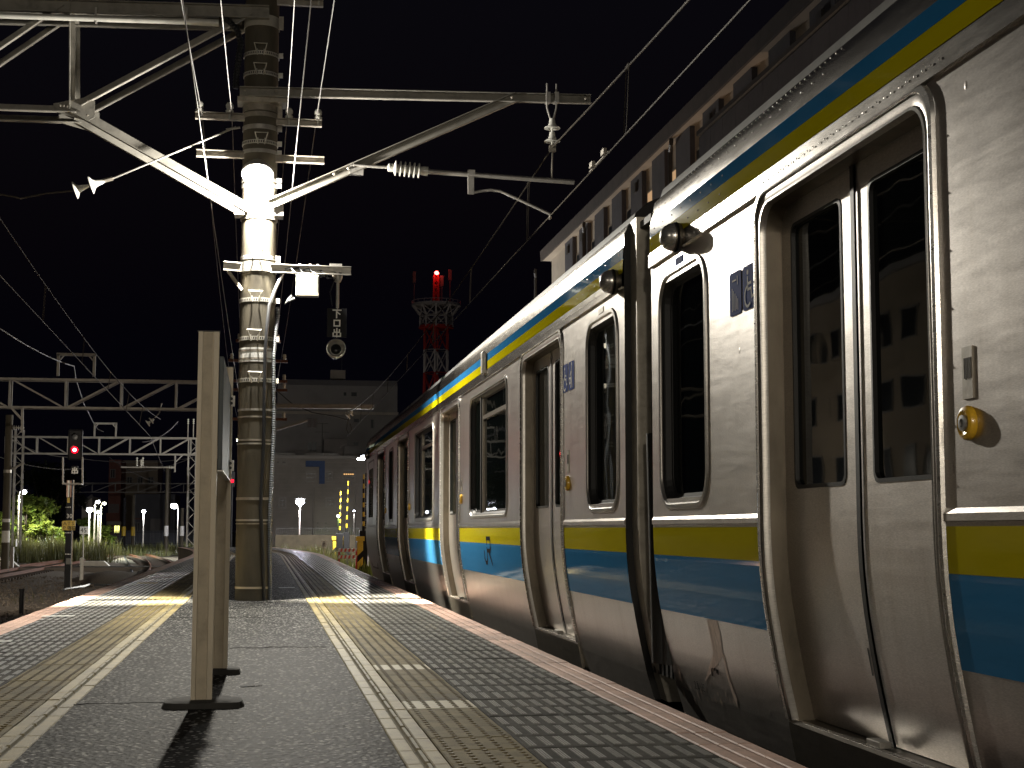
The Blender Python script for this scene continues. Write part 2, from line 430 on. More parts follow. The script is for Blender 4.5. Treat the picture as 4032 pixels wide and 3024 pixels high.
# buildings
plain('wall_grey', (0.30, 0.28, 0.265), 0.85, var=0.15, scale=0.5, bmp=0.2, bscale=12)
plain('wall_side', (0.25, 0.225, 0.205), 0.85, var=0.18, scale=0.8, bmp=0.1)
plain('wall_tan', (0.33, 0.27, 0.20), 0.85, var=0.15, scale=0.6)
plain('wall_brick', (0.24, 0.10, 0.075), 0.85, var=0.25, scale=1.5)
plain('wall_dark', (0.13, 0.13, 0.145), 0.8, var=0.15, scale=0.7)
plain('wall_cream', (0.46, 0.40, 0.33), 0.85, var=0.14, scale=1.0, bmp=0.25, bscale=25)
plain('panel_dark', (0.075, 0.072, 0.085), 0.75, var=0.2, scale=2, bmp=0.15, bscale=30)
plain('eave_dark', (0.07, 0.055, 0.048), 0.75, var=0.25, scale=2)
plain('frame_dark', (0.05, 0.045, 0.042), 0.6); plain('frame_light', (0.24, 0.225, 0.21), 0.6)
plain('blue_paint', (0.03, 0.06, 0.16), 0.7)
plain('pane', (0.02, 0.022, 0.026), 0.3, var=0.1, spec=0.3)
plain('pane_brown', (0.07, 0.035, 0.025), 0.4, var=0.2)
plain('tower_red', (0.42, 0.025, 0.018), 0.6, var=0.2, scale=1); plain('tower_white', (0.50, 0.46, 0.44), 0.6, var=0.15, scale=1)
plain('fence_metal', (0.14, 0.14, 0.13), 0.6, 0.3)
glow('lamp_white', (1.0, 0.98, 0.92), 60.0)
glow('lamp_cool', (0.82, 0.88, 1.0), 30.0)
glow('lamp_warmish', (0.95, 1.0, 0.75), 22.0)
glow('lamp_tube', (1.0, 0.9, 0.74), 12.0)
glow('red_lens', (1.0, 0.0, 0.008), 4.5)
glow('red_core', (1.0, 0.45, 0.42), 9.0)
glow('red_beacon', (1.0, 0.06, 0.05), 12.0)
glow('lit_window', (1.0, 0.55, 0.2), 0.45)
glow('lit_window_y', (0.9, 0.85, 0.25), 1.2)
glow('lit_room', (1.0, 0.62, 0.32), 0.22)
# ------------------------------------------------------------------ ground, tracks, platform
def bend(x, y):
    return (x - 0.003*(y-42)**2 if y > 42 else x)
ZB = -1.12
g = MB()
g.quad((-500,-60,ZB-0.02),(500,-60,ZB-0.02),(500,900,ZB-0.02),(-500,900,ZB-0.02))
tag(g.build('ground', 'soil', org=(0,0,ZB-0.02)), kind='structure')
def bumpy_sheet(name, mat, x0, x1, y0, y1, nx, ny, z, amp, seed):
    rnd = random.Random(seed); mb = MB(); vs = []
    for j in range(ny+1):
        for i in range(nx+1):
            x = x0 + (x1-x0)*i/nx; y = y0 + (y1-y0)*j/ny
            edge = i in (0, nx) or j in (0, ny)
            vs.append((x, y, z if edge else z + amp*(math.sin(x*1.3+seed)*math.sin(y*0.31) + rnd.uniform(-.5,.5))))
    fs = [(j*(nx+1)+i, j*(nx+1)+i+1, (j+1)*(nx+1)+i+1, (j+1)*(nx+1)+i) for j in range(ny) for i in range(nx)]
    mb.add(vs, fs); o = mb.build(name, mat, org=(0,0,z), smooth=True); return tag(o, kind='structure')
bumpy_sheet('ballast_bed', 'gravel', -14.5, -2.02, -10, 150, 24, 120, ZB+0.02, 0.05, 1)
bumpy_sheet('ballast_bed', 'gravel', 1.70, 9.0, -14, 150, 10, 100, ZB+0.02, 0.03, 2)
# loose ballast stones on the near bed
rnd = random.Random(3); mb = MB()
for k in range(9000):
    y = 9 + 52*rnd.random()**1.5; x = -4.6 - rnd.random()*(3.2 + y*0.09)
    r = rnd.uniform(0.018, 0.042); a = rnd.uniform(0, 6.28)
    p = [(math.cos(a+i*1.57)*r*rnd.uniform(.7,1.2), math.sin(a+i*1.57)*r*rnd.uniform(.7,1.2), rnd.uniform(-.3,.3)*r) for i in range(4)]
    z = ZB + 0.03 + rnd.uniform(-.01, .05)
    mb.add([(x+q[0], y+q[1], z+q[2]) for q in p] + [(x, y, z+r*.8), (x, y, z-r)],
           [(0,1,4),(1,2,4),(2,3,4),(3,0,4),(1,0,5),(2,1,5),(3,2,5),(0,3,5)])
tag(mb.build('ballast_stones', 'stone', org=(0,0,ZB)), 'loose grey brown ballast stones beside the platform', 'ballast', kind='stuff')
# raised verge on the far left
mb = MB(); vs = []; NX, NY = 20, 30
rnd = random.Random(5)
for j in range(NY+1):
    for i in range(NX+1):
        x = -60 + 46.0*i/NX; y = 62 + 120*j/NY
        x -= 0.0012*max(0, y-45)**2 * 0.25
        e = min(1, (NX-i)/4.0, j/3.0)
        vs.append((x, y, ZB + 0.01 + 0.55*e + (rnd.uniform(-.06,.06) if e > 0 else 0)))
mb.add(vs, [(j*(NX+1)+i, j*(NX+1)+i+1, (j+1)*(NX+1)+i+1, (j+1)*(NX+1)+i) for j in range(NY) for i in range(NX)])
tag(mb.build('verge', 'soil', org=(-30,100,ZB), smooth=True), kind='structure')

def track(path, label, y0s, y1s, name='railway_track'):
    "path(y)->x of the centre line"
    t = thing(name, (path(y0s), y0s, ZB), label, 'railway track', 'railway tracks')
    for s in (-1, 1):
        mb = MB(); n = int((y1s-y0s)/3)
        for k in range(n):
            ya, yb = y0s+(y1s-y0s)*k/n, y0s+(y1s-y0s)*(k+1)/n
            a = Vector((path(ya)+s*.535, ya, ZB+.20)); b = Vector((path(yb)+s*.535, yb, ZB+.20))
            mb.bar(a, b, 0.065, 0.05); mb.bar(a-Vector((0,0,.06)), b-Vector((0,0,.06)), 0.018, 0.08)
            mb.bar(a-Vector((0,0,.105)), b-Vector((0,0,.105)), 0.125, 0.02)
        mb.build('rail', 'rust', t)
    first = None; n = 0; y = y0s + .3
    while y < y1s and n < 150:
        if first is None:
            first = MB().cbox((path(y), y, ZB+.055), (2.0, .2, .11)).build('sleeper', 'wood_dark', org=(path(y), y, ZB))
            first.parent = t; first.location = Vector((path(y), y, ZB)) - WORG[t.name]
        else: share(first, 'sleeper', (path(y), y, ZB), t)
        y += .68; n += 1
    return t
trackL = lambda y: -3.45 - 0.00125*max(0, y-42)**2
track(trackL, 'rusty rails bending away along the outer side of the platform', 30, 128)
track(lambda y: -9.9 - 0.00012*max(0, y-60)**2, 'rusty straight rails beyond the red signal post', 28, 126)
track(lambda y: 3.3 - 0.0009*max(0, y-42)**2, 'rusty rails running out from under the parked train', 2, 100)
def turnout_rail(pts, label):
    mb = MB()
    for a, b in zip(pts, pts[1:]):
        a, b = Vector(a), Vector(b); mb.bar(a, b, .065, .05); mb.bar(a-Vector((0,0,.06)), b-Vector((0,0,.06)), .018, .1)
    tag(mb.build('crossover_rail', 'rust'), label, 'rail', 'railway tracks')
turnout_rail([(-11.2+.08*k*k*.18-.02*k, 48+5*k, ZB+.21) for k in range(0, 14)], 'rusty crossover rail curving between two tracks')

# platform body: concrete walls and bed
PL, PR, Y0, Y1 = -2.0, 1.69, -34.0, 64.0
mb = MB(); ys = [Y0 + 2*k for k in range(int((Y1-Y0)/2)+1)]
vs = []
for y in ys:
    for (x, z) in ((PL, ZB-.3), (PL, -.032), (PR, -.032), (PR, ZB-.3)): vs.append((bend(x, y), y, z))
fs = []
for k in range(len(ys)-1):
    fs += [(k*4+i, k*4+i+1, k*4+5+i, k*4+4+i) for i in range(3)]
fs += [(0,1,2,3), tuple(len(vs)-1-i for i in range(4))]
mb.add(vs, fs)
plat = tag(mb.build('platform', 'concrete', org=(0, 0, ZB)), kind='structure')
# asphalt middle, slightly uneven
AL, AR = -0.79, 0.457
rnd = random.Random(11); mb = MB(); nx = 10; ny = int((Y1-Y0)/0.5); vs = []
for j in range(ny+1):
    y = Y0 + (Y1-Y0)*j/ny
    for i in range(nx+1):
        x = AL+.003 + (AR-AL-.006)*i/nx
        vs.append((bend(x, y), y, 0.0 + (rnd.uniform(-.002,.002) if 0 < i < nx else -.001)))
fs = [(j*(nx+1)+i, j*(nx+1)+i+1, (j+1)*(nx+1)+i+1, (j+1)*(nx+1)+i) for j in range(ny) for i in range(nx)]
mb.add(vs, fs); mb.build('asphalt_strip', 'asphalt', plat, smooth=True)
# kerb slivers between asphalt and blocks, cracks, painted marks
mb = MB()
def crackline(pts, wd, z):
    for a, b in zip(pts, pts[1:]): mb.bar((a[0],a[1],z), (b[0],b[1],z), wd, .003)
rnd = random.Random(21)
for (ya, xa, xb) in ((6.85, -.79, -.30), (7.5, -.1, .05), (9.9, -.2, .44), (13.3, -.75, .2)):
    x = xa; pts = []
    while x < xb: pts.append((x, ya + rnd.uniform(-.04,.04))); x += .05
    crackline(pts, .008, .0012)
mb.build('crack', 'joint', plat)
def mark(px0, px1, py, dep, mat, name='painted_mark'):
    a, b = on_z(px0, py), on_z(px1, py)
    m = MB(); m.box((min(a.x,b.x), a.y-dep/2, .007), (max(a.x,b.x), a.y+dep/2, .0085)); return m.build(name, mat, plat)
mark(1097, 1160, 2316, .16, 'paint_white'); mark(165, 290, 2430, .12, 'paint_white'); mark(-60, 42, 2530, .10, 'paint_white')
mark(540, 620, 2298, .16, 'paint_yellow'); mark(600, 680, 2276, .16, 'tile_pink')

# paving pieces: one mesh per kind, every near piece an object of its own
P = 0.30
def slab(mb, wx, wy, zt=0.0, th=.03, c=.004):
    x, y = wx/2-.0015, wy/2-.0015
    mb.add([(-x,-y,zt-th),(x,-y,zt-th),(x,y,zt-th),(-x,y,zt-th),(-x,-y,zt-c),(x,-y,zt-c),(x,y,zt-c),(-x,y,zt-c),
            (-x+c,-y+c,zt),(x-c,-y+c,zt),(x-c,y-c,zt),(-x+c,y-c,zt)],
           [(0,1,5,4),(1,2,6,5),(2,3,7,6),(3,0,4,7),(4,5,9,8),(5,6,10,9),(6,7,11,10),(7,4,8,11),(8,9,10,11)])
def topbar(mb, cx, cy, wx, wy, h, taper=.003, z=0.0):
    x, y = wx/2, wy/2; a, b = x-taper, y-taper
    mb.add([(cx-x,cy-y,z),(cx+x,cy-y,z),(cx+x,cy+y,z),(cx-x,cy+y,z),(cx-a,cy-b,z+h),(cx+a,cy-b,z+h),(cx+a,cy+b,z+h),(cx-a,cy+b,z+h)],
           [(0,1,5,4),(1,2,6,5),(2,3,7,6),(3,0,4,7),(4,5,6,7)])
def dome(mb, cx, cy, r, h, n=8):
    vs = [(cx+r*math.cos(k*2*math.pi/n), cy+r*math.sin(k*2*math.pi/n), 0) for k in range(n)]
    vs += [(cx+r*.62*math.cos(k*2*math.pi/n), cy+r*.62*math.sin(k*2*math.pi/n), h) for k in range(n)]
    mb.add(vs, [(k,(k+1)%n,n+(k+1)%n,n+k) for k in range(n)] + [tuple(range(n,2*n))])
def m_grey(mb):
    mb.cur = 0; slab(mb, P, P); mb.cur = 1
    for i in range(5):
        for r in (-.0095, 0, .0095): topbar(mb, -.12+.06*i+r, 0.0, .0082, .225, .0028, .001)
    mb.cur = 0
def m_dot(mb):
    mb.cur = 0; slab(mb, P, P); mb.cur = 1
    for i in range(5):
        for j in range(5): dome(mb, -.12+.06*i, -.12+.06*j, .0125, .0042)
    mb.cur = 0
BW = .143
def m_blk(mb, s): mb.cur = 0; slab(mb, .056, P)
def m_gbar(mb): mb.cur = 0; slab(mb, .030, P, -.004); topbar(mb, 0, 0, .020, .27, .010, .004, -.004)
PW = .205
def m_pink(mb):
    mb.cur = 1; mb.box((-PW/2, -P/2, -.03), (PW/2, P/2, -.009)); mb.cur = 0
    for cx, wx in ((-.070, .060), (0, .058), (.070, .060)): 
        o = len(mb.v); slab(mb, wx, P)
        for i in range(o, len(mb.v)): q = mb.v[i]; mb.v[i] = (q[0]+cx, q[1], q[2])
    mb.cur = 0
def proto(fn, name, mats, *a):
    mb = MB(); fn(mb, *a); o = mb.build(name, mats, org=(0,0,0)); return o
cols = []   # (x of column, kind)
XR = dict(blkI=.457+.028, bar=.457+.0715, blkO=.457+.115, dot=.602+.15, g1=.902+.15, g2=1.202+.15, pink=1.502+PW/2+.006)
XL = dict(blkI=-.79-.028, bar=-.79-.0715, blkO=-.79-.115, dot=-.935-.15, g1=-1.235-.15, g2=-1.535-.15, pink=-1.835-PW/2-.004)
pr = dict(grey=proto(m_grey, 'paving_tile', ['tile_grey', 'tile_bar']), dot=proto(m_dot, 'dotted_tile', ['tile_dot', 'dot_top']),
          pale=proto(m_dot, 'dotted_tile', ['tile_pale', 'dot_top']), blk=proto(m_blk, 'edge_block', ['block_yellow'], 0),
          bar=proto(m_gbar, 'guide_bar', ['block_bar']), pink=proto(m_pink, 'pink_edge_tile', ['tile_pink', 'groove']))
nm = dict(grey='paving_tile', dot='dotted_tile', pale='dotted_tile', blk='edge_block', bar='guide_bar', pink='pink_edge_tile')
rnd = random.Random(31)
def put(kind, x, y):
    return share(pr[kind], nm[kind], (x, y, rnd.uniform(-.0015, .0015)), plat, (rnd.uniform(-.004,.004), rnd.uniform(-.004,.004), rnd.uniform(-.003,.003)))
R0, RN = 4.2, 76
pales = {int((on_z(1850, 2778).y - R0)/P + .5), int((on_z(1700, 2622).y - R0)/P + .5)}
for k in range(RN):
    y = R0 + P*k
    put('grey', XR['g1'], y); put('grey', XR['g2'], y); put('pale' if k in pales else 'dot', XR['dot'], y)
    put('blk', XR['blkI'], y); put('bar', XR['bar'], y); put('blk', XR['blkO'], y); put('pink', XR['pink'], y)
RL0, LN = 6.3, 69
for k in range(LN):
    y = RL0 + P*k
    put('grey', XL['g1'], y); put('grey', XL['g2'], y); put('dot', XL['dot'], y)
    put('blk', XL['blkI'], y); put('bar', XL['bar'], y); put('blk', XL['blkO'], y); put('pink', XL['pink'], y)
for o in pr.values(): bpy.data.objects.remove(o)
# the rest of the paving, far ahead and behind the camera
def field(name, kind, xs, mats, spans, fn):
    mb = MB()
    for (ya, yb) in spans:
        y = ya
        while y < yb:
            for x in xs:
                o = len(mb.v); fn(mb)
                for i in range(o, len(mb.v)):
                    q = mb.v[i]; yy = q[1]+y; mb.v[i] = (bend(q[0]+x, yy), yy, q[2])
            y += P
    tag(mb.build(name, mats, plat), kind='stuff')
def f_grey(mb):
    mb.cur = 0; slab(mb, P, P); mb.cur = 1
    for i in range(5): topbar(mb, -.12+.06*i, 0.0, .027, .225, .0028)
    mb.cur = 0
def f_dot(mb):
    mb.cur = 0; slab(mb, P, P); mb.cur = 1
    for i in range(5):
        for j in range(5): dome(mb, -.12+.06*i, -.12+.06*j, .0125, .0055, 4)
    mb.cur = 0
sR, sL = [(-13.8, R0-P*.5), (R0+P*RN, 63.8)], [(-13.8, RL0-P*.5), (RL0+P*LN, 63.8)]
for X, S in ((XR, sR), (XL, sL)):
    field('distant_paving', 'grey', (X['g1'], X['g2']), ['tile_grey', 'tile_bar'], S, f_grey)
    field('distant_dotted_paving', 'dot', (X['dot'],), ['tile_dot', 'dot_top'], S, f_dot)
    field('distant_edge_blocks', 'blk', (X['blkI'], X['blkO']), ['block_yellow'], S, lambda m: m_blk(m, 0))
    field('distant_guide_bars', 'bar', (X['bar'],), ['block_bar'], S, m_gbar)
    field('distant_pink_edging', 'pink', (X['pink'],), ['tile_pink', 'groove'], S, m_pink)
# ------------------------------------------------------------------ the parked train
X0 = 1.85; XC = 3.30
PROF = [(-.125,.145),(.009,.106),(.095,.087),(.183,.068),(.27,.051),(.356,.036),(.42,.026),(.475,.018),(.54,.011),(.61,.005),(.69,.0015),(.77,0.0),(2.4,0.0)]
def dx(z):
    if z <= PROF[0][0]: return PROF[0][1]
    for (a, p), (b, q) in zip(PROF, PROF[1:]):
        if z <= b: return p + (q-p)*(z-a)/(b-a)
    return 0.0
def zcuts(z0, z1, extra=()):
    zs = sorted(set([z0, z1] + [z for z, _ in PROF if z0 < z < z1] + [z for z in extra if z0 < z < z1])); return zs
def sheet(mb, y0, y1, z0, z1, off=0.0, holes=()):
    "a skin on the body side, cut round rectangular holes (ya, yb, za, zb)"
    ys = sorted(set([y0, y1] + [v for h in holes for v in h[:2] if y0 < v < y1]))
    zs = zcuts(z0, z1, [v for h in holes for v in h[2:]])
    for a, b in zip(ys, ys[1:]):
        for c, d in zip(zs, zs[1:]):
            ym, zm = (a+b)/2, (c+d)/2
            if any(h[0] < ym < h[1] and h[2] < zm < h[3] for h in holes): continue
            mb.add([(X0+dx(c)+off, a, c), (X0+dx(c)+off, b, c), (X0+dx(d)+off, b, d), (X0+dx(d)+off, a, d)], [(0,3,2,1)])
def rrect(y0, y1, z0, z1, r, n=6):
    pts = []
    for (cy, cz, a0) in ((y1-r, z0+r, -90), (y1-r, z1-r, 0), (y0+r, z1-r, 90), (y0+r, z0+r, 180)):
        for k in range(n+1):
            a = math.radians(a0 + 90*k/n); pts.append((cy+r*math.cos(a), cz+r*math.sin(a)))
    return pts
def ring(mb, loops, closed=True):
    "loops: list of lists of 3d points, lofted one to the next"
    n = len(loops[0]); vs = [p for l in loops for p in l]; fs = []
    for i in range(len(loops)-1):
        for k in range(n if closed else n-1):
            fs.append((i*n+k, i*n+(k+1) % n, (i+1)*n+(k+1) % n, (i+1)*n+k))
    mb.add(vs, fs)
def loop3(pts, off): return [(X0+dx(z)+off, y, z) for (y, z) in pts]
def door_outline(ya, yb, zb, zt, r, n=6):
    pts = [(ya, z) for z in zcuts(zb, zt-r)]
    for k in range(1, n+1):
        a = math.radians(180 - 90*k/n); pts.append((ya+r+r*math.cos(a), zt-r+r*math.sin(a)))
    for k in range(n+1):
        a = math.radians(90 - 90*k/n); pts.append((yb-r+r*math.cos(a), zt-r+r*math.sin(a)))
    pts += [(yb, z) for z in reversed(zcuts(zb, zt-r)[:-1])]
    return pts
WZ0, WZ1 = 0.838, 1.952
def window(t, ya, yb, big, r=.12, w=.05):
    if not big and yb-ya > .6: r = .16
    mb = MB()
    R = lambda i: rrect(ya+i, yb-i, WZ0+i, WZ1-i, r-i*.8)
    ring(mb, [loop3(R(0), .002), loop3(R(.006), -.008), loop3(R(.024), -.009), loop3(R(.030), -.003), loop3(R(.034), .012)])
    f = mb.build('window_frame', 'steel_frame', t, smooth=True)
    MB().add(loop3(R(w+.004), .045), [tuple(range(len(R(0))))]).build('pane', 'glass', f)
    m2 = MB(); ring(m2, [loop3(R(.0335), .004), loop3(R(.046), .016), loop3(R(.058), .040), loop3(R(w+.022), .042), loop3(R(w+.024), .046)]); m2.build('gasket', 'rubber', f)
    if big:
        yl = yb - (yb-ya)*.26      # fixed part at the far end
        MB().box((X0+.018, yl-.02, WZ0+.05), (X0+.05, yl+.02, WZ1-.05)).build('mullion', 'rubber', f)
        MB().box((X0+.028, yl-.07, WZ0+.05), (X0+.05, yl-.03, WZ1-.05)).build('mullion', 'steel_dirty', f)
        MB().box((X0+.026, ya+.06, 1.70), (X0+.047, yl-.07, 1.735)).build('sash_rail', 'steel_dirty', f)
    e = .29*r+.004
    return (ya+e, yb-e, WZ0+e, WZ1-e)
DZB, DZT = 0.045, 2.035
def leaf_part(t, ya, yb, near):
    OFF = .078; zt = 1.985
    d = .13; wa, wb = (ya+.12, yb-.10) if near else (ya+.10, yb-.12)
    z0, z1 = .895, 1.882
    mb = MB(); sheet(mb, ya, yb, DZB+.004, zt, OFF, [(wa+.008, wb-.008, z0+.008, z1-.008)])
    lf = mb.build('door_leaf', 'steel_door', t, smooth=True)
    R = lambda i: rrect(wa+i, wb-i, z0+i, z1-i, .04-i*.5, 4)
    m2 = MB(); ring(m2, [loop3(R(0), OFF-.002), loop3(R(.014), OFF-.003), loop3(R(.016), OFF+.02)]); m2.build('gasket', 'rubber', lf)
    MB().add(loop3(R(.012), OFF+.012), [tuple(range(len(R(0))))]).build('pane', 'glass', lf)
    return lf
def door(t, ya, yb, knob=True):
    w = .068
    O = lambda i: door_outline(ya+i, yb-i, DZB, DZT-i, .12-i*.3)
    mb = MB()
    ring(mb, [loop3(O(.022), .004), loop3(O(.027), -.005), loop3(O(.034), -.006), loop3(O(.05), -.004), loop3(O(w-.012), -.002)], closed=False)
    fr = mb.build('door_frame', 'steel', t, smooth=True)
    m2 = MB(); ring(m2, [loop3(O(-.001), -.0005), loop3(O(.003), -.012), loop3(O(.022), -.014), loop3(O(.026), -.008)], closed=False)
    m2.build('door_trim', 'steel_bright', t, smooth=True)
    m6 = MB(); ring(m6, [loop3(O(w-.0125), -.0005), loop3(O(w-.010), -.007), loop3(O(w-.001), -.008), loop3(O(w+.003), .004), loop3(O(w+.0035), .018)], closed=False); m6.build('jamb_edge', 'steel_frame', t, smooth=True)
    m7 = MB(); ring(m7, [loop3(O(w+.003), .017), loop3(O(w+.006), .045), loop3(O(w+.008), .098)], closed=False); m7.build('door_jamb', 'jamb_brown', t, smooth=True)
    # rivets down the trim
    m4 = MB()
    for z in [ .25+.16*k for k in range(11)]:
        for y in (ya+.014, yb-.014):
            x = X0+dx(z)-.014; r = .0045
            m4.add([(x,y-r,z),(x,y,z-r),(x,y+r,z),(x,y,z+r),(x-.003,y,z)], [(0,1,4),(1,2,4),(2,3,4),(3,0,4)])
    tag(m4.build('rivets', 'steel_bright', fr), kind='stuff')
    ym = (ya+yb)/2
    leaf_part(t, ya+w-.01, ym-.016, True); leaf_part(t, ym+.016, yb-w+.01, False)
    m3 = MB(); sheet(m3, ym-.016, ym+.016, DZB+.004, 1.99, .070); m3.build('door_seal', 'rubber', t)
    # slot handle beside the seal
    z0, z1, y = .27, .36, ym+.05
    MB().add([(X0+dx(z0)+.0765, y-.006, z0),(X0+dx(z0)+.0765, y+.006, z0),(X0+dx(z1)+.0765, y+.006, z1),(X0+dx(z1)+.0765, y-.006, z1)], [(0,1,2,3)]).build('finger_slot', 'rubber', t)
    # sill
    a = X0+.092
    sb = MB().add([(a+.03, ya+.02, -.125),(a+.03, yb-.02, -.125),(a, yb-.02, DZB-.012),(a, ya+.02, DZB-.012),(a+.004, yb-.02, DZB),(a+.004, ya+.02, DZB),(a+.16, yb-.02, DZB),(a+.16, ya+.02, DZB)],
             [(0,1,2,3),(3,2,4,5),(5,4,6,7),(0,3,5,7),(1,6,4,2)])
    sb.build('door_sill', 'steel_dirty', t)
    MB().box((a+.006, ya+.06, DZB), (a+.022, yb-.06, DZB+.004)).build('sill_edge', 'steel_bright', t)
    MB().box((a+.008, ym-.06, DZB+.004), (a+.05, ym+.05, DZB+.026)).build('door_stop', 'galv', t, bevel=.003)
    if knob:
        y = ya - .16; zk = 1.03
        k = MB().lathe([(.046,0),(.047,.008),(.043,.017),(.034,.021),(.030,.018),(.0,.018)], (X0, y, zk), (-1,0,0), 20).build('door_cock', 'knob_yellow', t, smooth=True)
        MB().lathe([(.024,0),(.022,.024),(.012,.025),(.011,.020)], (X0, y, zk), (-1,0,0), 12).build('cock_socket', 'knob_grey', k)
        p = MB().box((X0-.004, y-.030, 1.095), (X0+.001, y+.030, 1.235)).build('instruction_plate', 'galv_old', t)
        m5 = MB()
        for q in range(5): m5.box((X0-.0052, y-.022+.009*q, 1.15-.004*(q % 2)), (X0-.0041, y-.019+.009*q, 1.205))
        m5.build('embossed_lines', 'frame_dark', p)
    return (ya+.03, yb-.03, DZB-.02, DZT-.04)
def picto(t, ya, yb, z0, z1, kind):
    o = MB().add([(X0-.0025, y, z) for (y, z) in rrect(ya, yb, z0, z1, .016, 4)], [tuple(range(20))]).build('pictogram_sticker', 'film_navy', t)
    m = MB(); s = (yb-ya); org = (X0, yb, z0); kw = dict(xdir=(0,-1,0), ydir=(0,0,1), size=s, wd=s*.07, th=.0035, nrm=(-1,0,0))
    h = (z1-z0)/s
    if kind == 'wheelchair':
        seg = [(.42,h*.72,.44,h*.45),(.44,h*.58,.68,h*.58),(.44,h*.45,.70,h*.45),(.70,h*.45,.76,h*.25),(.76,h*.25,.88,h*.27)]
        for k in range(9):
            a, b = math.radians(110+k*22), math.radians(132+k*22)
            seg.append((.46+.26*math.cos(a), h*.30+.26*math.sin(a), .46+.26*math.cos(b), h*.30+.26*math.sin(b)))
        strokes(m, seg, org, **kw); m.ball((X0-.003, yb-s*.42, z0+(z1-z0)*.84), s*.07, 8, 4, (.02,1,1))
    elif kind == 'pram':
        seg = [(.55,h*.80,.50,h*.45),(.50,h*.45,.45,h*.10),(.52,h*.45,.66,h*.10),(.53,h*.66,.30,h*.52),(.15,h*.42,.42,h*.42),(.15,h*.42,.2,h*.24),(.2,h*.24,.40,h*.24),(.40,h*.24,.42,h*.42)]
        strokes(m, seg, org, **kw); m.ball((X0-.003, yb-s*.56, z0+(z1-z0)*.9), s*.07, 8, 4, (.02,1,1))
    else:
        seg = [(.25+.12*k, h*(.12+.02*(k % 2)), .25+.12*k, h*(.62-.07*k)) for k in range(5)] + [(.72,h*.70,.72,h*.86),(.3,h*.8,.6,h*.8)]
        kw['wd'] = s*.045; strokes(m, seg, org, **kw)
    m.build('symbol', 'film_white', o)
def side_camera(t, y, z=2.066):
    c = (X0-.012, y, z); r = .066
    b = MB().lathe([(r*.85,-.02),(r,0),(r*1.02,.016),(r*.97,.030)], c, (-1,0,0), 20).build('camera_housing', 'steel_dirty', t, smooth=True)
    MB().lathe([(r*.97,.030),(r*.93,.046),(r*.78,.066),(r*.5,.082),(.0,.088)], c, (-1,0,0), 20).build('dome', 'steel_bright', b, smooth=True)
    MB().box((c[0]-.075, y-.030, z-.028), (c[0]-.050, y-.008, z+.016)).build('lens_window', 'rubber', b)
    MB().lathe([(r*1.03,.012),(r*1.05,.014),(r*1.05,.022),(r*1.03,.024)], c, (-1,0,0), 20).build('dome_ring', 'film_black', b, smooth=True)
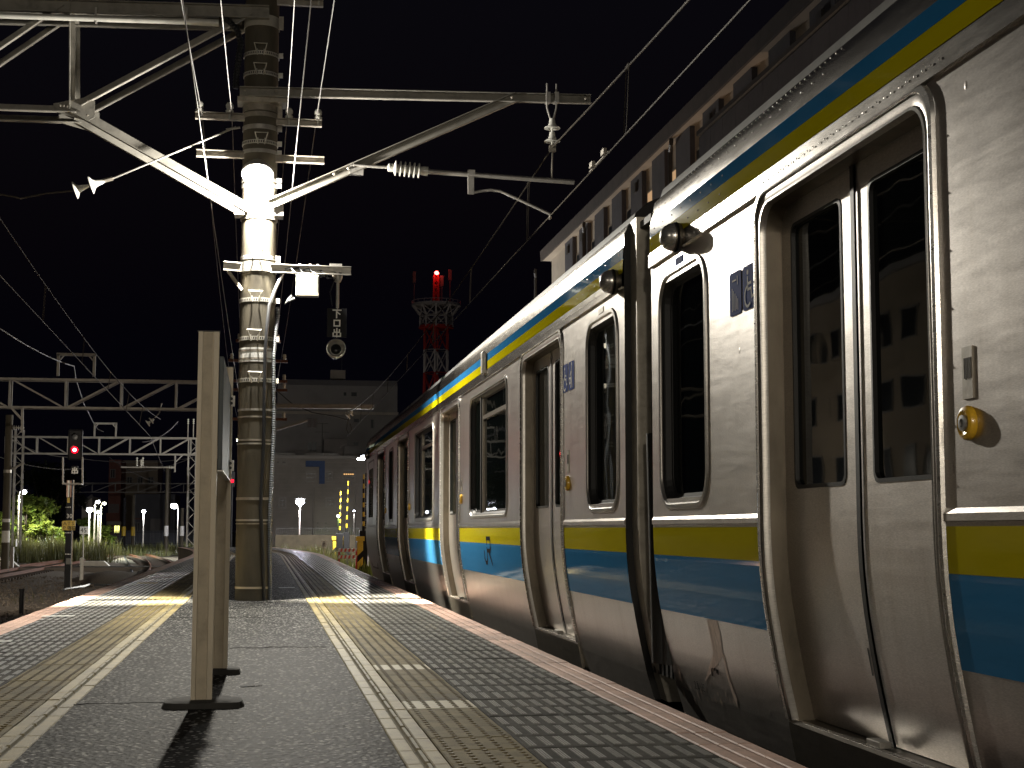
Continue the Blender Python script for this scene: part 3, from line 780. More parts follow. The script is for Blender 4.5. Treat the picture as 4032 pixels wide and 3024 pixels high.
def car(label, yn, yf, doors, wins, stripes_gap=(), far_end=False):
    "yn: near end, yf: far end"
    t = thing('train_car', (XC, (yn+yf)/2, ZB+.2), label, 'train car', 'cars of the parked train')
    holes = []
    for k, (a, b) in enumerate(doors): holes.append(door(t, a, b))
    for (a, b, big) in wins: holes.append(window(t, a, b, big))
    mb = MB(); sheet(mb, yn, yf, -.125, 2.022, 0.0, holes); mb.build('body_side', 'steel', t, smooth=True)
    # cantrail band with the upper stripes
    CP = [(2.015,.001),(2.018,-.014),(2.082,-.014),(2.088,-.006),(2.22,-.004),(2.30,.008),(2.345,.022),(2.372,.05)]
    mb = MB(); ring(mb, [[(X0+o, yn, z) for z, o in CP], [(X0+o, yf, z) for z, o in CP]], closed=False); mb.build('cantrail', 'steel_band', t, smooth=True)
    def cx(z):
        for (a, p), (b, q) in zip(CP, CP[1:]):
            if z <= b: return p+(q-p)*(z-a)/(b-a)
    def up(z0, z1, mat):
        m = MB(); m.add([(X0+cx(z0)-.002, yn+.004, z0),(X0+cx(z0)-.002, yf-.004, z0),(X0+cx(z1)-.002, yf-.004, z1),(X0+cx(z1)-.002, yn+.004, z1)], [(0,1,2,3)]); m.build('stripe', mat, t)
    up(2.094, 2.164, 'band_yellow'); up(2.165, 2.228, 'band_blue')
    # rivets of the band
    m = MB()
    for (z, st, ph, nr) in ((2.05,.055,0,60),(2.13,.16,.02,8),(2.20,.16,.06,8),(2.29,.11,.0,22),(2.335,.05,0,50)):
        y = yf - .03 - ph if far_end else yn + .03 + ph
        for q in range(nr):
            x = X0+cx(z)-.0025; r = .0045
            m.lathe([(r,0),(r*.7,.0016),(0,.0022)], (x, y, z), (-1,0,0), 6)
            y += -st if far_end else st
    tag(m.build('rivets', 'steel_bright', t), kind='stuff')
    # belt rib and lower stripes between the doors
    edges = sorted([(a, b) for a, b in doors]); segs = []; y = yn
    for a, b in edges:
        if a - y > .1: segs.append((y+.002, a-.004))
        y = b
    if yf - y > .1: segs.append((y+.004, yf-.002))
    for k, (a, b) in enumerate(segs):
        MB().add([(X0-.0005, a, .768),(X0-.008, a, .772),(X0-.008, a, .792),(X0-.0005, a, .806),(X0-.0005, b, .768),(X0-.008, b, .772),(X0-.008, b, .792),(X0-.0005, b, .806)],
                 [(0,1,5,4),(1,2,6,5),(2,3,7,6),(0,3,2,1),(4,5,6,7)]).build('belt_rib', 'steel', t)
        if k in stripes_gap: continue
        m = MB(); sheet(m, a, b, .628, .757, -.002); m.build('stripe', 'film_yellow', t, smooth=True)
        m = MB(); sheet(m, a, b, .367, .627, -.002); m.build('stripe', 'film_blue', t, smooth=True)
    # roof, ends, far side
    ro = [(X0+.05, 2.372)] + [(XC-1.40*math.cos(math.radians(a)), 2.372+.30*math.sin(math.radians(a))) for a in range(8, 180, 12)] + [(2*XC-X0-.05, 2.372)]
    m = MB(); ring(m, [[(x, yn, z) for x, z in ro], [(x, yf, z) for x, z in ro]], closed=False); m.build('roof', 'roof_grey', t, smooth=True)
    fs = [(2*XC-X0-dx(z), z) for z in (-.125,.009,.183,.356,.61,.77,2.372)]
    m = MB(); ring(m, [[(x, yn, z) for x, z in fs], [(x, yf, z) for x, z in fs]], closed=False); m.build('far_side', 'steel', t, smooth=True)
    outline = [(X0+dx(z), z) for z in (-.125,.009,.183,.356,.475,.61,.77,2.3)] + ro + [(2*XC-X0-dx(z), z) for z in (2.3,.77,.61,.475,.356,.183,.009,-.125)]
    for y in (yn, yf): MB().add([(x, y + (.002 if y == yn else -.002), z) for x, z in outline], [tuple(range(len(outline)))]).build('end_wall', 'under', t)  # end walls coloured near-black for the shade in the gap
    # interior and underframe
    MB().box((X0+.20, yn+.1, -.05), (2*XC-X0-.12, yf-.1, .03)).build('floor', 'interior', t)
    MB().box((X0+.16, yn+.1, 2.15), (2*XC-X0-.12, yf-.1, 2.2)).build('ceiling', 'interior', t)
    MB().box((2*XC-X0-.16, yn+.1, .03), (2*XC-X0-.12, yf-.1, 2.15)).build('lining', 'interior', t)
    for (a, b, big) in wins:
        MB().box((X0+.16, a-.1, .03), (X0+.60, b+.1, .42)).box((X0+.13, a-.1, .42), (X0+.22, b+.1, .80)).build('bench_seat', 'seat_cloth', t)
    MB().box((X0+.25, yn+.3, -.80), (2*XC-X0-.25, yf-.3, -.128)).build('underframe', 'under', t)
    for yb in (yn+3.0, yf-3.0):
        b = MB().box((XC-.95, yb-1.4, -.78), (XC-.80, yb+1.4, -.55)).box((XC+.80, yb-1.4, -.78), (XC+.95, yb+1.4, -.55)).box((XC-.95, yb-.3, -.75), (XC+.95, yb+.3, -.55)).build('bogie', 'under', t)
        for dy in (-1.05, 1.05):
            MB().lathe([(.36,-.60),(.43,-.598),(.43,-.47),(.08,-.465),(.08,.465),(.43,.47),(.43,.598),(.36,.60)], (XC, yb+dy, -.495), (1,0,0), 20).build('wheelset', 'rust', b)
    return t
# far car, measured along its side
yd = lambda p: Yx(p)
C1N, C1F = Yx(2464), Yx(1441)
d1 = [(Yx(2213), Yx(2057)), (Yx(1808), Yx(1737)), (Yx(1607), Yx(1568)), (Yx(1516), Yx(1486))]
w1 = [(Yx(2438), Yx(2311), 0), (Yx(1998), Yx(1850), 1), (Yx(1706), Yx(1632), 1), (Yx(1548), Yx(1531), 0)]
d1 = [((a+b)/2-.80, (a+b)/2+.80) for a, b in d1]
# cab door of the leading end
car1 = car('stainless steel train car with lettered blue stripe and driving cab end', C1N, C1F, d1, w1, (4,))
C2F = Yx(2572); C2N = C2F - 19.6
d2a = (Yx(3700), Yx(3004))
dm = (d2a[0]+d2a[1])/2
d2 = [(dm-.80, dm+.80)] + [(dm-4.9*k-.8, dm-4.9*k+.8) for k in (1, 2, 3)]
w2 = [(Yx(2793), Yx(2602), 0)] + [(dm-4.9*k+1.35, dm-4.9*k+3.55, 1) for k in (1, 2, 3)]
car2 = car('stainless steel train car with scuffed lower side, coupled to the cab car', C2N, C2F, d2, w2, (), True)
picto(car2, Yx(2933), Yx(2887), 1.60, 1.775, 'text'); picto(car2, Yx(2989), Yx(2939), 1.60, 1.775, 'wheelchair')
picto(car1, Yx(2239), Yx(2219), 1.60, 1.775, 'wheelchair'); picto(car1, Yx(2264), Yx(2242), 1.60, 1.775, 'pram')
side_camera(car2, Yx(2652, X0-.05)); side_camera(car1, Yx(2402, X0-.05))
MB().box((X0-.003, Yx(2700), 1.945), (X0+.001, Yx(2672), 1.985)).build('notice_sticker', 'film_navy', car2)
MB().box((X0-.003, Yx(2382), 1.955), (X0+.001, Yx(2362), 1.985)).build('notice_sticker', 'galv_old', car1)
# side destination box above the big window and cab features on the far car
y = Yx(1915); MB().box((X0-.045, y-.05, 2.06), (X0-.006, y+.05, 2.25)).build('side_lamp_box', 'galv', car1, bevel=.008)
yc0, yc1 = Yx(1472), Yx(1450)
m = MB(); ring(m, [loop3(rrect(yc0, yc1, .06, 1.95, .06), -.001), loop3(rrect(yc0+.02, yc1-.02, .08, 1.93, .05), -.008), loop3(rrect(yc0+.05, yc1-.05, .11, 1.90, .04), .012)])
cabd = m.build('cab_door', 'steel_dirty', car1, smooth=True)
MB().add(loop3(rrect(yc0+.15, yc1-.15, .95, 1.80, .05), -.004), [tuple(range(28))]).build('pane', 'glass', cabd)
MB().path([(X0-.05, yc1-.05, z) for z in (.75, .8, 1.2, 1.7, 1.75)], .014, 8).build('grab_rail', 'steel_bright', car1)
side_camera(car1, C1F-.9)
# lettering
m = MB(); yj = Yx(1904); hj = .205
segs = [(.02,.42,.02,.18),(.02,.18,.22,0),(.22,0,.52,0),(.52,0,.72,.18),(.72,.18,.72,1),(.72,1,1.55,1),(1.55,1,1.62,.9),(1.62,.9,1.62,.6),(1.62,.6,1.5,.5),(1.5,.5,.9,.5),(1.15,.5,1.75,0)]
for k, (a, b, c, d) in enumerate(segs):
    p = Vector((0, yj - a*hj*1.15, .465 + b*hj)); q = Vector((0, yj - c*hj*1.15, .465 + d*hj))
    e = (q-p).normalized()*.016; s = Vector((0, -e.z, e.y)); p -= e; q += e
    vs = []
    for v in (p-s, p+s, q+s, q-s): vs.append((X0+dx(v.z)-.0035-.0002*k, v.y, v.z))
    m.add(vs, [(0,1,2,3)])
m.build('painted_letters', 'film_black', car1)
def low_text(t, px, zc, h):
    "capacity mark, low on the side"
    y = Yx(px, X0+dx(zc)); m = MB(); kw = dict(xdir=(0,-1,0), ydir=(0,0,1), size=h, wd=h*.09, th=.003, nrm=(-1,0,0))
    tei = [(.5,1,.5,.88),(.1,.88,.9,.88),(.1,.88,.1,.75),(.9,.88,.9,.75),(.22,.62,.78,.62),(.5,.62,.5,.1),(.5,.36,.78,.36),(.28,.42,.2,.15),(.1,.02,.3,.12),(.3,.12,.95,.02)]
    inn = [(.3,1,.7,1),(.3,.8,.7,.8),(.3,1,.3,.8),(.7,1,.7,.8),(.22,.7,.78,.7),(.22,.7,.22,.2),(.78,.7,.78,.2),(.22,.52,.78,.52),(.22,.36,.78,.36),(.22,.2,.78,.2),(.35,.2,.15,0),(.65,.2,.85,0)]
    strokes(m, tei, (X0+dx(zc), y, zc), **kw); strokes(m, inn, (X0+dx(zc), y-h*1.15, zc), **kw)
    text_mb(m, '135', (X0+dx(zc), y-h*2.5, zc), (0,-1,0), (0,0,1), h, .003, (-1,0,0))
    sl = (dx(zc+h)-dx(zc))/h
    for i in range(len(m.v)): q = m.v[i]; m.v[i] = (X0+dx(q[2])-.004-.0001*(i//4 % 9), q[1], q[2])
    m.build('capacity_lettering', 'film_black', t)
low_text(car2, 2733, .026, .036)
m = MB()
for (a, b, c, d) in ((2728,.115,2730,.145),(2730,.145,2736,.150),(2740,.140,2742,.155),(2748,.135,2749,.15),(2752,.13,2753,.15)):
    ya, yb = Yx(a), Yx(c)
    m.bar((X0+dx(b)-.003, ya, b), (X0+dx(d)-.003, yb, d), .004, .003, (1,0,0))
m.build('inspection_mark', 'film_black', car2)
# between the cars
mb = MB(); ring(mb, [[(X0+.035+dx(z), C1N-.002, z) for z in (-.12,.009,.183,.356,.475,.61,.77,2.36)], [(X0+.03+dx(z), C1N-.15, z) for z in (-.12,.009,.183,.356,.475,.61,.77,2.36)],
                     [(X0+.10+dx(z), C1N-.16, z) for z in (-.12,.009,.183,.356,.475,.61,.77,2.36)]], closed=False)
mb.build('end_flange', 'galv_old', car1, smooth=True)
mb = MB()
for k in range(14):
    y = C2F + (C1N-C2F)*(k+.5)/14; o = .02 if k % 2 else 0
    mb.box((X0+.13+o, y-.02, .02), (2*XC-X0-.32-o, y+.02, 2.30-o))
mb.build('gangway_bellows', 'rubber', car1)
mb = MB(); yg = C2F+.14
for (za, zb) in ((.10, 1.22),):
    mb.tube((X0+.10, yg, za), (X0+.08, yg, zb), .075, 14); mb.box((X0+.06, C2F, za), (X0+.16, yg, zb))
mb.build('fall_guard', 'rubber', car2, smooth=True)
MB().box((X0+.16, C2F, 1.24), (X0+.26, C2F+.28, 1.31)).build('guard_bracket', 'galv_old', car2)
MB().box((X0+.05, C2F+.0, 2.30), (X0+.6, C1N, 2.335)).build('gangway_hood', 'roof_grey', car1)
MB().box((X0+.2, C2F-.2, -.45), (X0+.5, C1N+.2, -.2)).build('coupler_box', 'under', car1)
# scuffed streaks low on the near car
def low_pt(cx_, cy_):
    px, py = 2400+cx_/1.4756, 1900+cy_/1.4756; p = on_x(px, py, X0+.05)
    for _ in range(3): p = on_x(px, py, X0+dx(p.z)-.002)
    return p
for poly in ([(565,795),(622,800),(648,900),(660,1000),(640,1040),(612,1080),(570,1135),(552,1165),(575,1105),(600,1050),(606,950),(588,850)],
             [(655,990),(668,1005),(690,1120),(725,1215),(742,1265),(745,1310),(732,1285),(708,1215),(680,1120)],
             [(395,1050),(412,1100),(420,1165),(404,1120)], [(160,990),(174,1030),(188,1075),(170,1040)]):
    P_ = [low_pt(*q) for q in poly]; c = sum((Vector(q) for q in P_), Vector())/len(P_); c.x = X0+dx(c.z)-.002
    m = MB(); n = len(P_); m.add(P_+[c], [(i, (i+1) % n, n) for i in range(n)])
    if c.y < C2F: m.build('scuff_mark', 'scuff', car2)
rnd = random.Random(44); m = MB()
for k in range(16):
    cx_, cy_ = 430+k*20+rnd.uniform(-8,8), 1190+rnd.uniform(-25,40)+k*3; h = rnd.uniform(25,75)
    P_ = [low_pt(cx_, cy_), low_pt(cx_+6, cy_+h*.4), low_pt(cx_+12+h*.12, cy_+h), low_pt(cx_+2, cy_+h*.45)]; m.add(P_, [(0,1,2,3)])
tag(m.build('scuff_streaks', 'scuff', car2), kind='stuff')
# ------------------------------------------------------------------ sign on the platform
pA, pB = on_z(799, 2780), on_z(866, 2652)
pA.x, pB.x = -.252, -.222
sg = thing('station_sign', (-.237, (pA.y+pB.y)/2, 0), 'beige two-post station sign seen edge-on, its panel between grooved posts', 'sign')
def sign_post(p, h):
    w, d = .088, .062; mb = MB()
    sec = [(-w/2,-d/2),(-.026,-d/2),(-.024,-d/2+.006),(.020,-d/2+.006),(.022,-d/2),(w/2,-d/2),(w/2,-.012),(w/2-.006,-.009),(w/2-.006,.009),(w/2,.012),(w/2,d/2),(-w/2,d/2),(-w/2,.012),(-w/2+.006,.009),(-w/2+.006,-.009),(-w/2,-.012)]
    n = len(sec); lo = [(p.x+a, p.y+b, .008) for a, b in sec]; hi = [(p.x+a+.004, p.y+b, h) for a, b in sec]
    mb.add(lo+hi, [(i, (i+1)%n, n+(i+1)%n, n+i) for i in range(n)] + [tuple(range(n-1,-1,-1)), tuple(range(n,2*n))])
    o = mb.build('post', 'beige', sg)
    MB().box((p.x-w/2-.001, p.y-d/2-.001, h), (p.x+w/2+.006, p.y+d/2+.001, h+.004)).build('post_cap', 'frame_dark', o)
    MB().box((p.x-.0225, p.y-d/2+.003, .01), (p.x+.0205, p.y-d/2+.008, h-.004)).build('groove_strip', 'beige_dark', o)
    return o
HP = on_y(825, 1309, pA.y).z
sign_post(pA, HP); sign_post(pB, HP)
for p, s in ((pA, 1.0), (pB, .6)):
    mb = MB(); rnd = random.Random(int(p.y*100)); n = 28; lo = []; hi = []; top = []
    for k in range(n):
        a = 2*math.pi*k/n; c, q = math.cos(a), math.sin(a)
        ex = math.copysign(abs(c)**.4, c)*.165*s; ey = math.copysign(abs(q)**.4, q)*.12*s; j_ = rnd.uniform(.96, 1.03)
        lo.append((p.x+.01+ex*1.05*j_, p.y+ey*1.05*j_, -.002)); hi.append((p.x+.01+ex*.97*j_, p.y+ey*.97*j_, .024)); top.append((p.x+.01+ex*.8, p.y+ey*.8, .030+rnd.uniform(-.001,.001)))
    mb.add(lo+hi+top, [(r*n+i, r*n+(i+1)%n, (r+1)*n+(i+1)%n, (r+1)*n+i) for r in range(2) for i in range(n)] + [tuple(range(2*n,3*n))])
    mb.build('mortar_pad', 'joint', sg, smooth=True)
z0, z1 = 1.005, 1.50
xm = -.196
MB().box((xm-.010, pA.y+.03, z0), (xm+.012, pB.y-.03, z1)).build('panel', 'sign_panel', sg, bevel=.004)
MB().box((xm-.013, pA.y+.04, z0-.006), (xm+.015, pB.y-.04, z0)).build('panel_edge', 'galv', sg)
for z in (1.08, 1.42):
    for p, s in ((pA, 1), (pB, -1)):
        b = MB().box((p.x+.02, p.y+s*.031, z-.028), (p.x+.06, p.y+s*.043, z+.028)).build('bracket', 'galv', sg)
        MB().tube((p.x+.042, p.y+s*.043, z-.012), (p.x+.042, p.y+s*.052, z-.012), .008, 8).tube((p.x+.042, p.y+s*.043, z+.012), (p.x+.042, p.y+s*.052, z+.012), .008, 8).build('bolt', 'rubber', b)

# ------------------------------------------------------------------ concrete pole with its bands, steps and arms
PB = on_z(1001, 2366); PY = PB.y + .18; PX = -.105
pole = thing('concrete_pole', (PX, PY, 0), 'thick round concrete catenary pole standing on the platform, banded with step irons', 'pole')
RP = .187
sh = MB().lathe([(RP+.004, -.002), (RP+.002, .3), (RP, 3), (RP-.006, 8.2)], (PX, PY, 0), n=32).build('shaft', 'concrete_pole', pole, smooth=True)
def pz(py): return on_y(1010, py, PY-RP).z
def band(z, h=.035, mat='galv', perf=False, lug=True, t=.006):
    m = MB(); m.lathe([(RP+.001, -h/2), (RP+t, -h/2), (RP+t, h/2), (RP+.001, h/2)], (PX, PY, z), n=32)
    if lug: m.box((PX+RP-.005, PY-.10, z-h*.6), (PX+RP+.045, PY-.07, z+h*.6))
    o = m.build('band', mat, pole, smooth=True)
    if perf:
        q = MB()
        for k in range(26):
            a = math.radians(180 + 180*k/25); c, s = math.cos(a), math.sin(a)
            ctr = Vector((PX+c*(RP+t+.001), PY+s*(RP+t+.001), z)); sd = Vector((-s, c, 0))*.006; u = Vector((0,0,h*.26))
            q.add([ctr-sd-u, ctr+sd-u, ctr+sd+u, ctr-sd+u], [(0,1,2,3)])
        q.build('slots', 'rubber', o)
    return o
def step(z, xo=0.0, flip=1):
    y = PY-RP-.012; w1, w2, h = .068, .034, .105; e = .0; dp = .075
    a = (PX+xo-w1, y-dp, z); b = (PX+xo+w1, y-dp, z); c = (PX+xo+w2, y-.004, z-h); d = (PX+xo-w2, y-.004, z-h)
    m = MB(); m.path([(PX+xo-w2-.004, y, z-h*.4), d, a, b, c, (PX+xo+w2+.004, y, z-h*.4)], .0075, 8)
    return m.build('step_iron', 'galv_lit', pole, smooth=True)
for py, xo in ((185, -.01), (263, -.012), (535, .012), (990, -.02), (1158, -.022), (1310, -.03), (1475, -.015)):
    z = pz(py) - .055; band(z, .042, 'galv_lit', True); step(pz(py-7 if py < 900 else py-8), xo)
for py, h, mt in ((75,.12,'concrete_pale'),(412,.10,'galv_old'),(445,.05,'galv_old'),(495,.05,'galv'),(590,.04,'galv'),(700,.035,'galv'),(722,.035,'galv'),(1035,.05,'galv'),(1050,.03,'galv'),(1378,.02,'galv_old'),(1410,.02,'galv_old'),(1612,.022,'galv'),(1640,.016,'galv_old'),(1732,.02,'galv_old'),(1746,.016,'galv'),(1963,.028,'galv_old'),(2048,.018,'galv'),(2062,.012,'galv_old'),(2315,.022,'beige')):
    band(pz(py), h, mt, False, lug=(h > .03))
# reflective sleeve
m = MB(); m.lathe([(RP+.001,-.075),(RP+.004,-.075),(RP+.004,.075),(RP+.001,.075)], (PX, PY, pz(1395)), n=32); m.build('sleeve', 'sign_white', pole, smooth=True)
# cross arms with pin insulators
def arm(xa, xb, py, ins=(), mat='galv_old'):
    z = pz(py); y = PY-RP-.03
    o = MB().chan((xa, y, z), (xb, y, z), .06, .075, .006).build('cross_arm', mat, pole)
    for x in ins:
        i = MB().lathe([(.012,-.07),(.012,0),(.040,.004),(.044,.03),(.030,.045),(.030,.055),(.040,.06),(.042,.09),(.028,.115),(.0,.118)], (x, y-.02, z+.038), n=14).build('pin_insulator', 'porcelain', o, smooth=True)
    return o
X = lambda px, py: on_y(px, py, PY-RP).x
arm(X(769,465), PX-RP+.02, 470, (X(787,430), X(905,430))); arm(PX+RP-.02, X(1267,480), 482, (X(1138,450), X(1252,450)))
arm(X(774,620), PX-RP+.02, 617); arm(PX+RP-.02, X(1276,632), 627)
arm(PX+RP-.03, X(1272,12), 8, (X(1255,-5),))
# black cable and ribbed conduit down the front
def onpole(px, py, r=.02):
    p = on_y(px, py, PY-RP-r); d = p.x-PX
    dd = max(-1, min(1, d/(RP+r))); return Vector((p.x, PY-math.sqrt(max(0,1-dd*dd))*(RP+r), p.z))
m = MB(); m.path([onpole(px, py) for px, py in ((1118,1055),(1085,1130),(1060,1200),(1050,1300),(1043,1400),(1042,1500),(1040,1600),(1038,1750),(1035,1830),(1030,1900),(1026,2000),(1031,2100),(1036,2200),(1040,2366))], .019, 8); m.build('cable', 'cable', pole, smooth=True)
pts = [onpole(px, py, .022) for px, py in ((1092,1200),(1096,1230),(1085,1290),(1078,1400),(1078,1500),(1080,1600),(1078,1700),(1074,1800),(1068,1930),(1062,2050),(1062,2200),(1064,2366))]
fine = []
for a, b in zip(pts, pts[1:]):
    n = max(2, int((b-a).length/.012))
    fine += [a.lerp(b, k/n) for k in range(n)]
m = MB(); m.path(fine, [.022 if k % 2 else .0175 for k in range(len(fine))], 8); m.build('ribbed_conduit', 'cable_grey', pole)
pts = [on_y(px, py, PY-RP-.05) for px, py in ((868,62),(905,85),(935,120),(948,170),(940,230),(930,300),(928,355))]
fine = []
for a, b in zip(pts, pts[1:]):
    n = max(2, int((b-a).length/.016)); fine += [a.lerp(b, k/n) for k in range(n)]
m = MB(); m.path(fine, [.036 if k % 2 else .028 for k in range(len(fine))], 8); m.build('ribbed_conduit', 'cable', pole)

# floodlight on the pole
LZ = pz(700); LY = PY-RP-.16; LX = PX-.02
fl = thing('platform_floodlight', (LX, LY, LZ-.1), 'glaring white floodlight clamped to the concrete pole', 'lamp')
MB().lathe([(.05,.16),(.09,.14),(.165,.05),(.17,0),(.16,-.005)], (LX, LY, LZ), (0,.55,1), 24).build('housing', 'galv', fl, smooth=True)
MB().ball((LX, LY-.03, LZ-.01), .125, 20, 12).build('lens', 'lamp_white', fl, smooth=True)
MB().box((LX-.025, LY+.03, LZ+.08), (LX+.025, PY-RP+.01, LZ+.13)).build('bracket', 'galv', fl)
lamp('lamp_light', 'SPOT', (LX, LY-.02, LZ-.18), 720, (1.0, .93, .78), fl, .07, aim=(0,-.85,-.53), cone=112, blend=.6)
lamp('lamp_light', 'POINT', (LX, LY-.10, LZ-.16), 420, (1.0, .95, .86), fl, .05)
for sx in (-1, 1):      # the two side lobes of the lamp's optics
    hot = lamp('lamp_light', 'SPOT', (LX, LY-.03, LZ-.18), 7000, (1.0, .93, .76), fl, .06, aim=(sx*.44,.13,-1), cone=46, blend=1.0)
    hot.scale = (.72, 1, 1)

# bracket with junction box, speaker cone and departure sign
bz = pz(1062)
eb = thing('equipment_bracket', (PX, PY-RP, bz), 'short galvanized cross arm with grey junction box on the concrete pole', 'bracket')
yb_ = PY-RP-.05
xr = X(1380,1065); xl = X(880,1055)
MB().chan((xl, yb_, bz+.02), (PX-RP+.01, yb_+.02, bz+.012), .06, .09, .006).build('beam', 'galv', eb)
MB().chan((PX+RP-.06, yb_-.005, bz+.005), (xr, yb_-.02, bz-.005), .06, .09, .006).build('beam', 'galv', eb)
for k, (pa, pb_) in enumerate((((1122,1060),(1190,1082)),((1150,1058),(1225,1086)),((1175,1066),(1290,1084)),((1240,1072),(1312,1092)))):
    A_, B_ = on_y(*pa, yb_-.04), on_y(*pb_, yb_-.05)
    MB().path([A_, A_.lerp(B_, .35)+Vector((0,-.01,.035)), A_.lerp(B_, .7)+Vector((0,-.012,-.03)), B_], .011, 8).build('cable', 'cable' if k % 2 else 'cable_grey', eb, smooth=True)
MB().path([on_y(1330,1080,yb_-.03), on_y(1318,1100,yb_-.03), on_y(1300,1150,yb_-.02), on_y(1308,1205,yb_-.02)], .007, 6).build('cable', 'cable', eb, smooth=True)
MB().box((X(1322,1060)-.07, yb_-.06, bz-.015), (X(1322,1060)+.06, yb_-.03, bz+.07)).build('saddle', 'galv', eb)
MB().lathe([(RP+.001,-.03),(RP+.012,-.03),(RP+.012,.03),(RP+.001,.03)], (PX, PY, bz+.02), n=32).build('pole_band', 'galv', eb, smooth=True)
jb = MB().box((X(1165,1120), yb_-.09, pz(1168)), (X(1255,1120), yb_+.03, pz(1085))).build('junction_box', 'box_grey', eb, bevel=.012)
MB().box((X(1168,1120), yb_-.094, pz(1166)), (X(1252,1120), yb_-.088, pz(1155))).build('box_lip', 'galv_old', jb)
for px in (1180, 1220, 1250, 1315, 1340):
    MB().box((X(px,1060)-.012, yb_-.02, bz-.06), (X(px,1060)+.012, yb_+.08, bz+.065)).build('clamp', 'galv', eb)
m = MB(); m.path([on_y(px, py, yb_-.03) for px, py in ((1160,1175),(1140,1182),(1122,1195),(1135,1180),(1150,1165))], .016, 8); m.build('cable_loop', 'cable', eb, smooth=True)
MB().bar((xl+.05, yb_+.02, bz-.03), (PX-RP+.02, yb_+.06, bz-.22), .03, .03).build('brace', 'galv_old', eb)
sp = thing('departure_indicator', (X(1325,1300), yb_, pz(1405)), 'black hanging plate with white vertical characters and round lamp below, on a rod', 'indicator')
xs = X(1328, 1200)
MB().tube((xs, yb_, pz(1225)), (xs, yb_, bz-.03), .016, 10).lathe([(.03,0),(.05,.05),(.05,.10)], (xs, yb_, bz-.12), n=12).build('hanger_rod', 'galv', sp, smooth=True)
pxa, pxb = X(1287,1270), X(1364,1270)
pl = MB().box((pxa, yb_-.015, pz(1324)), (pxb, yb_+.005, pz(1210))).build('plate', 'sign_black', sp)
m = MB(); sz = (pz(1210)-pz(1324))/3.05
xo = (pxa+pxb)/2-sz*.42
kw = dict(xdir=(1,0,0), ydir=(0,0,1), size=sz*.84, wd=.014, th=.002, nrm=(0,-1,0))
shita = [(.02,.95,.98,.95),(.45,.95,.45,.0),(.5,.7,.85,.45)]
kuchi = [(.15+.0,.15,.15,.85),(.15,.85,.85,.85),(.85,.85,.85,.15),(.85,.15,.15,.15)]
deru = [(.5,.0,.5,1),(.18,.55,.18,.85),(.82,.55,.82,.85),(.18,.55,.82,.55),(.05,.05,.05,.42),(.95,.05,.95,.42),(.05,.05,.95,.05)]
zt = pz(1210)
for k, ch in enumerate((shita, kuchi, deru)): strokes(m, ch, (xo, yb_-.0152, zt-sz*(k+1)), **kw)
m.build('characters', 'sign_white', pl)
xb = X(1322, 1370); zc = pz(1370); rb = (X(1360,1370)-X(1284,1370))/2
hb = MB().lathe([(rb*.55,.16),(rb*.8,.13),(rb,.03),(rb*1.02,-.03),(rb*.93,-.035),(rb*.85,.0),(rb*.6,.03)], (xb, yb_, zc), (0,1,-.12), 24).build('lamp_bowl', 'galv', sp, smooth=True)
MB().lathe([(rb*.56,.0),(rb*.45,-.02),(.0,-.03)], (xb, yb_+.02, zc), (0,1,-.12), 20).build('lens', 'glass_clear', hb, smooth=True)
# ------------------------------------------------------------------ overhead line structures
YN, YF = PY-RP-.03, PY+RP+.03
# truss beam springing left from the pole
gt = thing('gantry_truss', (PX-1.5, PY, pz(450)), 'steel gantry truss bolted to the top of the banded concrete pole', 'gantry')
def pt(px, py, Y=None): return on_y(px, py, YN if Y is None else Y)
def both(a, b, wd, ht, name, mat='truss', fn='angle'):
    for Y in (0, YF-YN):
        m = MB(); d = Vector((0, Y, 0)); A, B = pt(*a)+d, pt(*b)+d
        if fn == 'angle': m.angle(A, B, wd, ht, .009)
        else: m.chan(A, B, wd, ht, .009)
        m.build(name, mat, gt)
Lx = -1400
both((Lx, -20), (1060, 52), .06, .14, 'top_chord', 'truss', 'chan')
both((Lx, 372), (300, 430), .065, .075, 'bottom_chord')
both((284, 0), (284, 428), .065, .055, 'upright')
both((315, 405), (985, 48), .06, .075, 'diagonal')
both((312, 440), (985, 822), .075, .10, 'knee_brace')
both((-180, 300), (246, 12), .06, .07, 'diagonal')
both((Lx+500, 395), (-180, 302), .06, .07, 'diagonal')
for Y in (-.008, YF-YN):
    m = MB(); d = Vector((0, Y, 0)); m.poly([pt(x, y)+d for x, y in ((215,440),(210,408),(330,385),(374,400),(374,462),(345,478),(290,462))], .008, (0,1,0)); m.build('gusset_plate', 'truss', gt)
m = MB()
for (x, y) in ((238,418),(252,419),(266,421),(345,400),(352,398),(345,455)):
    p = pt(x, y); m.lathe([(.012,0),(.012,.012),(0,.014)], p-Vector((0,.02,0)), (0,-1,0), 8)
m.build('bolts', 'galv_old', gt)
pp = MB(); pp.tube(pt(Lx, 20)-Vector((0,.05,0)), pt(745, 92)-Vector((0,.05,0)), .033, 12); pp.tube(pt(745, 91)-Vector((0,.05,0)), pt(862, 97)-Vector((0,.05,0)), .040, 12)
pp.build('cable_pipe', 'porcelain', gt, smooth=True)
for x in (380, 735): MB().box(pt(x, 58)-Vector((.010,.07,.10)), pt(x, 58)+Vector((.010,.01,.06))).build('pipe_strap', 'galv', gt)
for x in (-300, 286, 940):
    MB().bar(pt(x, 40), pt(x, 40)+Vector((0, YF-YN, 0)), .05, .05).build('cross_tie', 'truss', gt)

